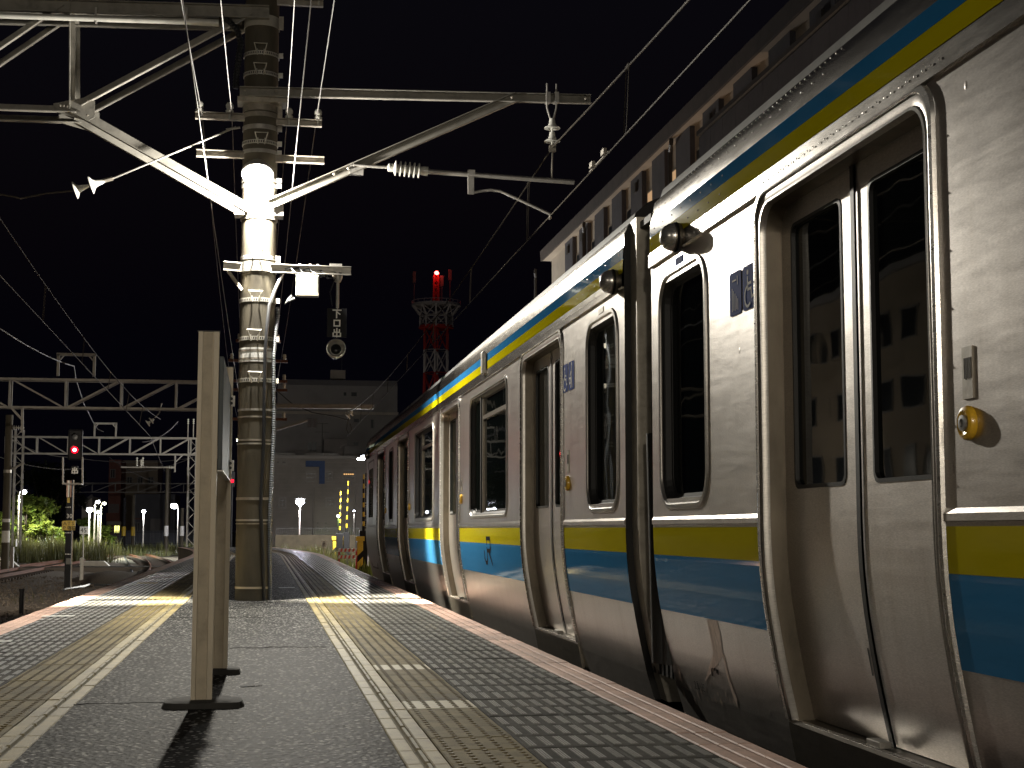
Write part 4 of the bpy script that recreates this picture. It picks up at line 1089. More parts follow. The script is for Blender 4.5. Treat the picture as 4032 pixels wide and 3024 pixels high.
# cantilever to the right, over the train
ct = thing('cantilever_bracket', (PX+RP, PY, pz(800)), 'galvanized cantilever arm with ribbed insulators reaching over the train', 'bracket')
YA = YN-.02
q = lambda px, py: on_y(px, py, YA)
MB().chan(q(944, 363), q(2325, 394), .06, .10, .009).build('top_beam', 'truss', ct)
MB().chan(q(1060, 808), q(2030, 386)+Vector((0,-.012,0)), .06, .105, .009).build('strut', 'truss', ct)
MB().box((PX-RP-.06, YN-.03, pz(405)), (PX+RP+.09, PY+.02, pz(388))).build('pole_clamp', 'galv_old', ct)
MB().lathe([(RP+.002,-.09),(RP+.012,-.09),(RP+.012,.09),(RP+.002,.09)], (PX, PY, pz(825)), n=32).box((PX-RP-.07, YN-.02, pz(850)), (PX-RP+.03, PY-.02, pz(800))).box((PX+RP-.03, YN-.02, pz(850)), (PX+RP+.07, PY-.02, pz(800))).build('strut_clamp', 'galv', ct)
m = MB()
for x, y in ((965, 360), (1085, 364), (2013, 390), (2302, 395), (1315, 690), (1370, 668)):
    m.lathe([(.016,0),(.016,.012),(.01,.016),(.01,.03)], q(x, y)-Vector((0,.055,0)), (0,-1,0), 8)
m.build('bolts', 'galv_old', ct)
yo = Vector((0,-.06,0))
MB().tube(q(1390, 655)+yo, q(1530, 664)+yo, .018, 10).box(q(1375, 690)+yo, q(1430, 655)+yo+Vector((0,.08,0))).build('link_rod', 'galv', ct, smooth=True)
ia, ib = q(1525, 664)+yo, q(1682, 680)+yo; ax = (ib-ia).normalized(); Ln = (ib-ia).length
prof = [(.03,0),(.045,.01),(.045,Ln*.10)]
for k in range(6):
    c = Ln*(.20+.115*k); prof += [(.042, c-.022), (.083, c-.006), (.083, c+.004), (.044, c+.014)]
prof += [(.05, Ln*.90), (.052, Ln), (.03, Ln)]
MB().lathe(prof, ia, ax, 20).build('rod_insulator', 'porcelain', ct, smooth=True)
MB().tube(ib, q(2256, 722)+yo, .027, 14).build('registration_pipe', 'galv', ct, smooth=True)
br = MB(); a, b = q(1852, 688)+yo, q(1850, 770)+yo
br.box(a+Vector((-.035,-.03,-.02)), a+Vector((.04,.03,.035))).box(b+Vector((-.03,-.02,0)), Vector((a.x+.03, a.y+.01, a.z-.02)))
br.build('drop_bracket', 'galv', ct)
cw = q(2165, 852)
MB().path([q(x, y)+yo for x, y in ((1850,765),(1890,757),(1930,753),(1965,757),(2000,772),(2060,800),(2120,828),(2163,848))], .016, 10).build('steady_arm', 'galv', ct, smooth=True)
MB().tube(q(2163,846)+yo, q(2165,862), .012, 8).build('wire_clip', 'galv_old', ct)
hz = thing('insulator_string', q(2170, 600), 'pair of white disc insulators hanging by a forked rod from the cantilever tip', 'insulator')
m = MB()
m.path([q(2150,335)+yo, q(2150,385)+yo, q(2150,430)+yo, q(2160,465)+yo, q(2167,480)+yo], .011, 8); m.path([q(2186,337)+yo, q(2186,390)+yo, q(2186,430)+yo, q(2177,465)+yo, q(2170,480)+yo], .011, 8)
m.build('forked_rod', 'galv', hz, smooth=True)
for x in (2155, 2188): MB().box(q(x, 410)+Vector((-.026,-.09,0)), q(x, 370)+Vector((.02,.02,0))).build('clamp', 'galv', hz)
for y0 in (472, 524):
    top = q(2170, y0)+yo
    MB().lathe([(.016,0),(.030,-.005),(.036,-.05),(.05,-.085),(.088,-.105),(.09,-.115),(.07,-.112),(.05,-.118),(.035,-.11),(.014,-.118),(.014,-.15)], top, (0,0,1), 20).build('disc', 'porcelain', hz, smooth=True)
MB().box(q(2158, 602)+yo-Vector((.0,.02,0)), q(2184, 578)+yo+Vector((0,.03,0))).bar(q(2171, 595)+yo, q(2168, 718)+yo, .03, .012).build('suspension_clamp', 'galv_old', hz)

# the wires over the train
def wire(name, pts, r, label, mat='wire', cat='wire', group=None, n=6):
    m = MB(); m.path(pts, r, n); o = m.build(name, mat, smooth=True); return tag(o, label, cat, group)
msg = q(2171, 585)+yo
ENDY = 55.0
CX1, CZ = cw.x, cw.z
wire('contact_wire', [Vector((CX1+.1, -30, CZ)), cw, Vector((CX1-.15, ENDY, CZ-.1))], .0085, 'lower straight contact wire over the train, touched by the steady arm')
up1 = sag((msg.x+.1, -34, msg.z), msg, .62, 24) + sag(msg, (msg.x-.15, ENDY-.8, msg.z-.05), .42, 20)[1:]
wire('messenger_wire', up1, .0095, 'upper sagging messenger wire over the train, hung from the disc insulators')
def sag_at(pts, y):
    for a, b in zip(pts, pts[1:]):
        if a.y <= y <= b.y: return a.lerp(b, (y-a.y)/(b.y-a.y))
for k, y in enumerate([Yx(2462, CX1, 500)+5.0*j for j in (-1, 0, 1, 2, 3, 4, 5, 6, 7)]):
    a = sag_at(up1, y); t = (y-cw.y)/(ENDY-cw.y) if y > cw.y else 0
    b = Vector((CX1-.15*t, y, CZ-.1*t))
    m = MB(); m.path([a+Vector((-.0,-.05,.0)), b+Vector((0,-.05,.06)), b+Vector((0,-.02,0)), b+Vector((0,.03,0)), b+Vector((0,.05,.06)), a+Vector((0,.05,0))], .0045, 5)
    m.cbox(a, (.02,.12,.03)); tag(m.build('dropper', 'wire'), 'looped wire dropper tying the messenger wire to the contact wire over the train', 'dropper', 'droppers over the train')
tag(MB().cbox((CX1-.02, Yx(2385, CX1, 600), CZ+.03), (.03,.12,.05)).cbox((CX1-.02, Yx(2385, CX1, 600)+.5, CZ+.03), (.03,.12,.05)).tube((CX1, Yx(2385, CX1, 600)-.1, CZ+.012), (CX1, Yx(2385, CX1, 600)+.7, CZ+.012), .008, 6).build('splice_clamp', 'galv_old'), 'small double clamp on the contact wire above the train', 'clamp')
# left line
LW = [Vector((-3.1,-20,4.0)), Vector((-3.3,PY,3.95)), Vector((-4.02,55,4.0)), Vector((-5.6,88,4.0))]
wire('contact_wire', LW, .009, 'lower wire of the slanting pair beside the gantry truss')
LU = sag((-3.1,-25,4.75), (-3.3,PY,4.75), .6, 16) + sag((-3.3,PY,4.75), (-4.0,60,4.95), .42, 20)[1:]
wire('messenger_wire', LU, .0095, 'upper wire of the slanting pair, ending at tilted disc insulators under a far gantry')
for y in (18.2, 24.4, 30.6, 36.8, 43, 49):
    a = sag_at(LU, y); t = max(0, (y-PY)/(55-PY)); b = Vector((-3.3-.72*t, y, 3.95+.05*t))
    m = MB(); m.path([a+Vector((0,-.06,0)), b+Vector((0,-.06,.06)), b+Vector((0,0,0)), b+Vector((0,.06,.06)), a+Vector((0,.06,0))], .005, 5)
    tag(m.build('dropper', 'wire'), 'looped wire dropper between the two slanting wires beyond the gantry truss', 'dropper', 'droppers between the slanting wires')
fe = sag((-6.9, PY-4, 7.1), on_y(292, 1442, 55), .9, 20)
wire('feeder_wire', fe, .022, 'thick drooping feeder wire running to a small frame on top of the gantry', 'wire_dark')
wire('feeder_wire', [on_y(292,1442,55), on_y(297,1490,56), on_y(330,1590,62), on_y(370,1668,80), on_y(385,1690,87), on_y(408,1700,88)], .02, 'thick feeder wire dropping from the near gantry to the next', 'wire_dark')
# anchor rod with two insulators on the left of the pole
an = thing('anchor_insulators', on_y(400, 720, YN), 'pair of white bell insulators on a slanting rod tied to the concrete pole', 'insulator')
a0, a1, a2, a3 = on_y(930, 500, YN-.03), on_y(445, 702, YN-.03), on_y(350, 732, YN-.03), on_y(268, 757, YN-.03)
MB().tube(a0, a1, .011, 8).tube(on_y(945,502,YN-.03), on_y(890,510,YN-.03), .012, 8).build('rod', 'galv', an, smooth=True)
MB().tube(a1, on_y(395, 715, YN-.03), .022, 8).build('yoke', 'galv_old', an)
dirn = (a3-a1).normalized()
for k, s in enumerate((0.13, .30)):
    o = a1 + dirn*s
    MB().lathe([(.018,-.04),(.026,0),(.036,.05),(.05,.075),(.092,.10),(.096,.112),(.05,.118),(.018,.122)], o, dirn, 20).build('disc', 'porcelain', an, smooth=True)
MB().path([a3-dirn*.05, on_y(180,762,YN-.03), on_y(80,782,YN-.03), on_y(60,776,YN-.03), on_y(0,765,YN-.03), on_y(-700,700,YN-.03)], .009, 8).build('stay_wire', 'wire', an)
# line wires carried by the cross arms
for px, py, dirx in ((796,455,-1),(913,455,-1),(1130,468,1),(1245,476,1)):
    p = on_y(px, py, PY-RP-.05)
    wire('line_wire', sag((p.x+dirx*.0,-26,p.z+.15), p, .55, 14) + sag(p, (p.x*.9-.35, 55, p.z-.45), .5, 14)[1:], .0045, 'thin line wire strung over the platform from a pin insulator on the concrete pole', 'wire_dark', group='line wires along the pole')
for px, py in ((885,700),(1205,660)):
    p = on_y(px, py, PY+.3)
    wire('line_wire', sag((p.x*1.05, -20, p.z+.4), (p.x*.9-.3, 55, p.z-.3), .4, 20), .005, 'thin low line wire passing close beside the concrete pole', 'wire_dark', group='low wires beside the pole')

# ------------------------------------------------------------------ far gantries
def truss_beam(t, xa, xb, Y, z0, z1, pitch, mat, flipx=None, dep=.45, s=1.0):
    for d in (0, dep):
        y = Y + d
        MB().angle((xa,y,z1), (xb,y,z1), .09*s, .09*s, .02).build('top_chord', mat, t)
        MB().angle((xa,y,z0), (xb,y,z0), .08*s, .08*s, .02).build('bottom_chord', mat, t)
        n = max(1, round((xb-xa)/pitch)); p = (xb-xa)/n
        up = None
        for k in range(n+1):
            x = xa+p*k
            if up is None: up = MB().bar((x,y,z0), (x,y,z1), .06*s, .06*s, (0,1,0)).build('upright', mat, t)
            else:
                c = up.copy(); col.objects.link(c); c.location = up.location + Vector((x-xa, 0, 0))
        d0 = None
        for k in range(n):
            x = xa+p*k; left = flipx is not None and x+p/2 < flipx
            MB().bar((x+.05,y,z1 if left else z0), (x+p-.05,y,z0 if left else z1), .055*s, .055*s, (0,1,0)).build('diagonal', mat, t)
def lattice(t, x, y, z0, z1, w=.42, mat='truss_far', name='column'):
    m = MB()
    for sx in (-1,1):
        for sy in (-1,1): m.bar((x+sx*w/2,y+sy*w/2,z0), (x+sx*w/2,y+sy*w/2,z1), .06, .06)
    n = int((z1-z0)/.45)
    for k in range(n):
        za, zb = z0+(z1-z0)*k/n, z0+(z1-z0)*(k+1)/n; s = 1 if k % 2 else -1
        m.bar((x-s*w/2,y-w/2,za), (x+s*w/2,y-w/2,zb), .03, .03); m.bar((x-w/2,y-s*w/2,za), (x-w/2,y+s*w/2,zb), .03, .03)
    return m.build(name, mat, t)
def uframe(t, pxa, pxb, pyt, pyb, Y, mat='truss_far'):
    a, b = on_y(pxa, pyb, Y), on_y(pxb, pyb, Y); zt = on_y(pxa, pyt, Y).z; zb = a.z
    m = MB().bar((a.x,Y,zb), (a.x,Y,zt), .09, .09, (0,1,0)).bar((b.x,Y,zb), (b.x,Y,zt), .09, .09, (0,1,0)).bar((a.x-.06,Y,zt), (b.x+.06,Y,zt), .09, .10)
    m.bar((a.x,Y,zt-.25), (a.x+.22,Y,zt), .05, .05, (0,1,0)).bar((b.x,Y,zt-.25), (b.x-.22,Y,zt), .05, .05, (0,1,0)); m.build('wire_frame', mat, t)
def insul(t, p, ln=.5, n=5, axis=(0,0,-1), r=.06, mat='porcelain'):
    prof = [(.02,0)]
    for k in range(n):
        c = ln*(k+.5)/n; prof += [(.03, c-.03), (r, c-.008), (r, c+.008), (.03, c+.02)]
    prof += [(.02, ln)]
    return MB().lathe(prof, p, axis, 10).build('insulator', mat, t)
G1 = 55.0
g1 = thing('overhead_gantry', (-7, G1, ZB), 'lattice gantry joined to the slim far concrete pole, small upright frame on top', 'gantry', 'gantries over the tracks')
z0, z1 = on_y(400, 1607, G1).z, on_y(400, 1497, G1).z
gx = on_y(905, 1600, G1).x
truss_beam(g1, -14.5, gx, G1, z0, z1, 1.95, 'truss_far', flipx=on_y(290,1500,G1).x)
MB().tube((-14.6, G1+.2, ZB), (-14.6, G1+.2, z1+.6), .18, 16).build('column', 'concrete_pole', g1, smooth=True)
uframe(g1, 228, 370, 1395, 1480, G1)
m = MB(); a, b = on_y(88, 1605, G1), on_y(88, 1700, G1); c = on_y(44, 1605, G1)
m.bar(a, b, .08, .08, (0,1,0)); m.bar(c, (b.x, b.y, b.z+.4), .07, .07, (0,1,0)); m.bar(b, on_y(78,1700,G1), .05, .05); m.build('hanging_arm', 'truss_far', g1)
ip = on_y(632, 1620, G1)
for k in range(2):
    p = on_y(606-14*k, 1650+10*k, G1)
    MB().lathe([(.03,0),(.05,.06),(.13,.10),(.13,.125),(.03,.13)], p, (-.7,0,-.5), 14).build('insulator', 'porcelain', g1, smooth=True)
MB().path([on_y(636,1588,G1), on_y(628,1625,G1), on_y(610,1645,G1)], .02, 6).build('hanger', 'truss_far', g1)
# pole behind the first one, with cross arms and a beam to the right
P2 = thing('concrete_pole', (on_y(1012,1700,G1).x, G1+.3, 0), 'slim far concrete pole with stub cross arms, hidden behind the thick banded pole', 'pole')
px2 = on_y(1012,1700,G1).x
MB().lathe([(.18,-.02),(.16,8.3)], (px2, G1+.3, 0), n=20).build('shaft', 'concrete_pole', P2, smooth=True)
for py in (1342, 1420, 1500, 1535, 1650):
    z = on_y(1000, py, G1).z; hw = 1.05 if py > 1400 else .8
    o = MB().box((px2-hw, G1+.02, z-.05), (px2+hw, G1+.10, z+.05)).build('cross_arm', 'rust', P2)
    for sx in (-1, 1): MB().lathe([(.03,0),(.07,.03),(.05,.09),(.07,.12),(.05,.2)], (px2+sx*(hw-.12), G1+.06, z+.05), n=10).build('pin_insulator', 'porcelain', o)
rb = thing('cantilever_bracket', (px2+.2, G1, on_y(1100,1600,G1).z), 'far single-beam cantilever crossing in front of the grey building', 'bracket')
MB().chan((px2, G1, on_y(1090,1598,G1).z), (on_y(1470,1612,G1).x, G1, on_y(1090,1598,G1).z), .1, .16, .02).build('top_beam', 'truss_far', rb)
MB().bar((px2, G1, on_y(1090,1715,G1).z), on_y(1210, 1655, G1), .09, .09).build('strut', 'truss_far', rb)
e = on_y(1392, 1612, G1)
for k in range(2):
    MB().lathe([(.03,0),(.05,.06),(.15,.10),(.15,.13),(.03,.14)], on_y(1388-12*k, 1618+11*k, G1), (-.6,0,-.6), 14).build('insulator', 'porcelain', rb, smooth=True)
MB().path([on_y(1375,1645,G1), on_y(1368,1665,G1), on_y(1364,1690,G1), on_y(1374,1712,G1), on_y(1384,1690,G1), on_y(1378,1668,G1)], .02, 6).build('jumper_loop', 'wire_dark', rb)
wire('feeder_wire', [on_y(1086,1535,G1), on_y(1150,1590,G1), on_y(1230,1625,G1), on_y(1310,1638,G1), on_y(1372,1655,G1)], .02, 'dark slack feeder wire drooping across the grey building face', 'wire_dark')
G2 = 88.0
g2 = thing('overhead_gantry', (-9, G2, ZB), 'pale gantry on lattice columns crossing just behind the red signal', 'gantry', 'gantries over the tracks')
z0, z1 = on_y(400, 1787, G2).z, on_y(400, 1722, G2).z
xa, xb = on_y(20, 1750, G2).x, on_y(757, 1750, G2).x
truss_beam(g2, xa, xb+1.6, G2, z0, z1, 1.78, 'truss_far', flipx=on_y(330,1750,G2).x)
lattice(g2, on_y(72,1800,G2).x, G2+.2, ZB, z1+.4); lattice(g2, xb, G2+.2, ZB, z1)
m = MB(); m.bar((xb-.25, G2, z1), (xb-.25, G2, z1+.9), .05, .05, (0,1,0)).bar((xb+.05, G2, z1), (xb+.05, G2, z1+.9), .05, .05, (0,1,0)); m.build('pin_post', 'truss_far', g2)
uframe(g2, 372, 456, 1667, 1718, G2)
insul(g2, (xb-.25, G2, z1+.8), .3, 3, (0,0,1)); insul(g2, (xb+.05, G2, z1+.8), .3, 3, (0,0,1))
hx = on_y(690, 1800, G2).x
MB().bar((hx, G2, z0), (hx, G2, z0-1.0), .08, .08, (0,1,0)).bar((hx+.45, G2, z0), (hx, G2, z0-.45), .06, .06, (0,1,0)).build('hanging_arm', 'truss_far', g2)
zz = on_y(600, 1840, G2).z
MB().tube((on_y(475,1840,G2).x, G2, zz), (hx, G2, zz), .045, 8).build('registration_pipe', 'truss_far', g2)
insul(g2, (on_y(665,1840,G2).x, G2, zz), .35, 4, (1,0,0), .09)
for k, px in enumerate((540, 556, 563)): insul(g2, on_y(px, 1800+8*(k % 2), G2), .5, 4, (0,0,-1), .07)
G3 = 158.0
g3 = thing('overhead_gantry', (-16, G3, ZB), 'dim low gantry beam in front of the tan and brick buildings', 'gantry', 'gantries over the tracks')
z0, z1 = on_y(500, 1938, G3).z, on_y(500, 1903, G3).z
truss_beam(g3, on_y(180,1920,G3).x, on_y(900,1920,G3).x, G3, z0, z1, 2.2, 'truss_far')
for px in (180, 665, 740): MB().tube((on_y(px,1950,G3).x, G3+.3, ZB), (on_y(px,1950,G3).x, G3+.3, on_y(px, 1840, G3).z), .17, 12).build('column', 'concrete_pole', g3)
for k, (pxa, pya, pxb, pyb, Y) in enumerate(((0,1800,330,1845,100),(40,1730,300,1800,92),(430,1800,640,1905,130),(250,1900,560,1880,140),(480,1860,760,1800,110),(560,1740,700,1660,89),(310,1805,760,1803,112),(100,1880,420,1905,150))):
    wire('span_wire', sag(on_y(pxa,pya,Y), on_y(pxb,pyb,Y+2), .3, 8), .03, ('thin dark span wire among the far gantries'), 'wire_dark', group='span wires among the far gantries')
# ------------------------------------------------------------------ trackside on the left
YS = on_z(270, 2319, ZB).y
xs_ = on_z(270, 2319, ZB).x
def S(px, py, dy=0): return on_y(px, py, YS+dy)
sig = thing('railway_signal', (xs_, YS, ZB), 'dark signal post with a glowing red lamp and a yellow lettered plate', 'signal')
wS = S(290,2200).x - S(262,2200).x
MB().box((S(256,2200).x, YS-.07, ZB-.02), (S(280,2200).x, YS+.07, S(270,1890).z)).build('post', 'sign_black', sig)
MB().tube((S(284,2200).x, YS-.08, ZB-.02), (S(284,2200).x, YS-.08, S(284,1890).z), .02, 6).build('ladder_rail', 'galv_old', sig)
hz0, hz1 = S(295,1845).z, S(295,1680).z
hd = MB().box((S(268,1750).x, YS-.05, S(295,1812).z), (S(325,1750).x, YS+.12, S(295,1690).z)).build('signal_head', 'sign_black', sig, bevel=.05)
lc = S(295, 1772)
MB().lathe([(.10,0),(.095,.03),(.05,.05),(0,.055)], (lc.x, YS-.05, lc.z), (0,-1,0), 20).build('red_lamp', 'red_lens', hd, smooth=True)
MB().lathe([(.055,.045),(.05,.058),(0,.064)], (lc.x, YS-.05, lc.z), (0,-1,0), 16).build('lamp_core', 'red_core', hd, smooth=True)
MB().lathe([(.085,0),(.085,.02),(0,.03)], (lc.x, YS-.05, S(295,1722).z), (0,-1,0), 16).build('dark_lamp', 'pane', hd, smooth=True)
for py in (1772, 1722):
    m = MB(); z = S(295,py).z; n = 12; r = .12
    top = [(lc.x+r*math.cos(math.pi*k/n), z+r*math.sin(math.pi*k/n)) for k in range(n+1)]
    ring(m, [[(x, YS-.05, zz) for x, zz in top], [(x, YS-.05-.22*(.4+.6*max(0,(zz-z)/r)), zz) for x, zz in top]], closed=False); m.build('visor', 'sign_black', hd)
lamp('lamp_light', 'SPOT', (lc.x, YS-.16, lc.z), 9, (1.0, .02, .03), sig, .09, aim=(.18,-1,0), cone=100, blend=.9)
MB().box((S(250,1905).x, YS-.25, S(270,1905).z-.03), (S(325,1905).x, YS+.25, S(270,1905).z+.02)).build('service_step', 'truss_far', sig)
for px in (248, 325): MB().bar(S(px,1905), S(px,1800), .05, .05, (0,1,0)).build('guard_upright', 'truss_far', sig)
ch = MB().box((S(283,1870).x, YS-.10, S(290,1866).z), (S(308,1870).x, YS-.07, S(290,1835).z)).build('route_plate', 'sign_black', sig)
m = MB(); sz = S(308,1850).x-S(283,1850).x
strokes(m, deru, (S(284,1865).x, YS-.10, S(284,1864).z), (1,0,0), (0,0,1), sz*.92, .035, .004, (0,-1,0)); m.build('characters', 'sign_white', ch)
for k, px in enumerate((266, 272, 280)): MB().box((S(px,1940).x-.02, YS-.12, S(px,1958).z), (S(px,1940).x+.02, YS-.09, S(px,1892).z)).build('conduit', 'porcelain' if k % 2 else 'tile_pink', sig)
MB().box((S(267,1970).x, YS-.12, S(270,1980).z), (S(276,1970).x, YS-.08, S(270,1960).z)).build('tag_plate', 'paint_yellow', sig)
m = MB(); text_mb(m, '30', (S(262,2040).x, YS-.075, S(262,2040).z), (1,0,0), (0,0,1), .13, .004, (0,-1,0)); m.build('number', 'sign_white', sig)
for py in (1997, 2098, 2182): 
    for k in range(4): MB().box((S(258+6*k,py).x, YS-.085, S(258,py+2).z), (S(261+6*k,py).x, YS-.072, S(258,py-2).z)).build('reflector', 'sign_white', sig)
yp = MB().box((S(247,2050).x, YS-.13, S(247,2088).z), (S(299,2050).x, YS-.10, S(247,2050).z)).build('yellow_plate', 'paint_yellow', sig)
m = MB(); cwid = (S(299,2050).x-S(247,2050).x)/3.2; chh = (S(247,2050).z-S(247,2088).z)
for k, c in enumerate('ATS'): text_mb(m, c, (S(247,2050).x+.03+cwid*k*1.03, YS-.13, S(247,2068).z), (1,0,0), (0,0,1), chh*.36, .003, (0,-1,0), 1.05)
text_mb(m, 'P', (S(247,2050).x+.03, YS-.13, S(247,2086).z), (1,0,0), (0,0,1), chh*.36, .003, (0,-1,0), 1.05)
kaku = [(.1,.95,.45,.95),(.28,.95,.1,.5),(.15,.55,.15,.15),(.4,.55,.4,.15),(.15,.55,.4,.55),(.15,.15,.4,.15),(.55,.9,1,.9),(.7,1,.55,.6),(.65,.7,.65,0),(.65,.7,1,.7),(.65,.47,1,.47),(.65,.24,1,.24),(.65,0,1,0),(.83,.7,.83,0)]
nin = [(.05,.9,.4,.9),(.1,.72,.36,.72),(.1,.55,.36,.55),(.1,.38,.36,.38),(.1,.38,.1,.05),(.36,.38,.36,.05),(.1,.05,.36,.05),(.5,.92,.95,.92),(.95,.92,.9,.5),(.7,.92,.55,.5),(.55,.35,.55,.05),(.55,.05,.95,.05),(.72,.4,.78,.28),(.95,.35,1,.2)]
for k, gl in ((1, kaku), (2, nin)): strokes(m, gl, (S(247,2050).x+.03+cwid*k*1.03, YS-.13, S(247,2086).z), (1,0,0), (0,0,1), chh*.38, .014, .003, (0,-1,0))
m.build('characters', 'sign_black', yp)
MB().box((S(262,2205).x, YS-.14, S(262,2222).z), (S(279,2205).x, YS-.06, S(262,2198).z)).build('small_box', 'fence_metal', sig)
# 45 board
Y45 = 79.0; A = lambda px, py: on_y(px, py, Y45)
b45 = thing('speed_board', (A(328,2160).x, Y45, ZB+.5), 'small white board reading 45 on a thin post in tall grass', 'sign')
MB().tube((A(328,2160).x, Y45, ZB+.02), (A(328,2100).x, Y45, A(328,2100).z), .035, 8).build('post', 'galv', b45)
pb = MB().box((A(314,2087).x, Y45-.06, A(314,2103).z), (A(348,2087).x, Y45-.03, A(314,2073).z)).build('board', 'sign_white', b45, bevel=.01)
m = MB(); text_mb(m, '45', (A(316.5,2097).x, Y45-.06, A(317,2096.5).z), (1,0,0), (0,0,1), A(314,2079).z-A(314,2096.5).z, .004, (0,-1,0), 1.0); m.build('number', 'sign_black', pb)
# small trackside pieces
p = on_z(320, 2300, ZB); tag(MB().lathe([(.06,0),(.06,.75),(.075,.78),(.075,.86),(.03,.9)], p, n=12).build('marker_post', 'sign_white', smooth=True), 'short white marker post in the ballast beside the signal', 'post')
p = on_z(83, 2420, ZB); tag(MB().lathe([(.05,0),(.05,.5),(.06,.5),(.06,.56)], p, n=10).build('marker_post', 'sign_black', smooth=True), 'short dark stub post standing in near ballast by a grass tuft', 'post')
wire('trackside_cable', [on_z(x, y, ZB)+Vector((0,0,.06+.04*(k % 2))) for k, (x, y) in enumerate(((250,2330),(330,2322),(355,2308),(420,2318),(520,2310)))], .045, 'grey hose looped on the ballast at the foot of the signal', 'cable_grey', 'cable')
wire('trackside_cable', [on_z(x, y, ZB)+Vector((0,0,.08)) for x, y in ((380,2275),(430,2264),(470,2277),(505,2285),(522,2270),(512,2240),(492,2200),(487,2170))], .06, 'black cable snaking over the ballast mound towards the points', 'cable', 'cable')
# mound
mb = MB(); p = on_z(440, 2292, ZB); rnd = random.Random(8); n = 18
for j, (rr, hh) in enumerate(((1.6,0),(1.2,.18),(.7,.33),(.2,.40))):
    for k in range(n): a = 2*math.pi*k/n; mb.v.append((p.x+rr*1.1*math.cos(a)*rnd.uniform(.9,1.1), p.y+rr*2.2*math.sin(a)*rnd.uniform(.9,1.1), ZB-.02+hh+rnd.uniform(-.02,.02)))
for j in range(3):
    for k in range(n): mb.f.append((j*n+k, j*n+(k+1)%n, (j+1)*n+(k+1)%n, (j+1)*n+k)); mb.m.append(0)
mb.f.append(tuple(range(3*n, 4*n))); mb.m.append(0)
tag(mb.build('gravel_mound', 'gravel', smooth=True), kind='structure')
# level walkway across the tracks, with white sloping edge slabs
YD = 70.0; B = lambda px, py=2225: on_y(px, py, YD)
xa, xb = B(-60).x, B(745).x
wk = tag(MB().box((xa, YD-1.2, ZB-.02), (xb, YD+1.0, ZB+.20)).build('crossing_walkway', 'wall_grey'), kind='structure')
tag(MB().box((xa+.05, YD-1.15, ZB+.201), (xb-.1, YD+.95, ZB+.206)).build('green_paint', 'tile_grey', wk), None)
for k, (pa, pb_, lab) in enumerate(((-40,76,'white sloping edge slab of the track crossing beside the grass'),(286,440,'white sloping edge slab behind the red signal post'),(655,770,'white sloping edge slab next to the platform edge'))):
    a, b = B(pa).x, B(pb_).x; y = YD+1.05
    m = MB(); m.add([(a,y,ZB),(b,y,ZB),(b,y+.5,ZB),(a,y+.5,ZB),(a+.3,y,ZB+.42),(b-.45,y,ZB+.42),(b-.45,y+.5,ZB+.42),(a+.3,y+.5,ZB+.42)], [(0,3,2,1),(4,5,6,7),(0,1,5,4),(1,2,6,5),(2,3,7,6),(3,0,4,7)])
    tag(m.build('edge_slab', 'sign_white'), lab, 'slab', 'white edge slabs of the crossing')
# concrete post at the left edge
Yc = 66.0; Cp = lambda px, py: on_y(px, py, Yc)
lp = thing('concrete_pole', (Cp(26,2100).x, Yc, ZB), 'slim concrete pole with white bands beside the leafy bush', 'pole')
rr = (Cp(42,1900).x-Cp(12,1900).x)/2
MB().lathe([(rr*1.1,-.02),(rr,Cp(26,1634).z-ZB)], (Cp(26,2000).x, Yc, ZB), n=18).build('shaft', 'concrete_pole', lp, smooth=True)
for pa, pb_, mt in ((2056,2043,'sign_white'),(2150,2090,'sign_white'),(1862,1850,'galv')):
    MB().lathe([(rr*1.05,0),(rr*1.08,0),(rr*1.08,Cp(26,pb_).z-Cp(26,pa).z),(rr*1.05,Cp(26,pb_).z-Cp(26,pa).z)], (Cp(26,2000).x, Yc, Cp(26,pa).z), n=18).build('band', mt, lp)
insul(lp, Cp(42,1684), .55, 6, (1,0,0), .1)
MB().bar(Cp(36,1853), Cp(95,1822), .07, .07).build('arm', 'truss_far', lp)
tag(MB().box((Cp(31,2135).x, 68, on_y(31,2152,68).z), (on_y(62,2135,68).x, 68.4, on_y(62,2123,68).z)).box((on_y(40,2152,68).x,68.1,ZB),(on_y(52,2152,68).x,68.3,on_y(40,2152,68).z)).build('relay_box', 'sign_white', bevel=.02), 'white relay box half hidden in grass by the slim pole', 'box')

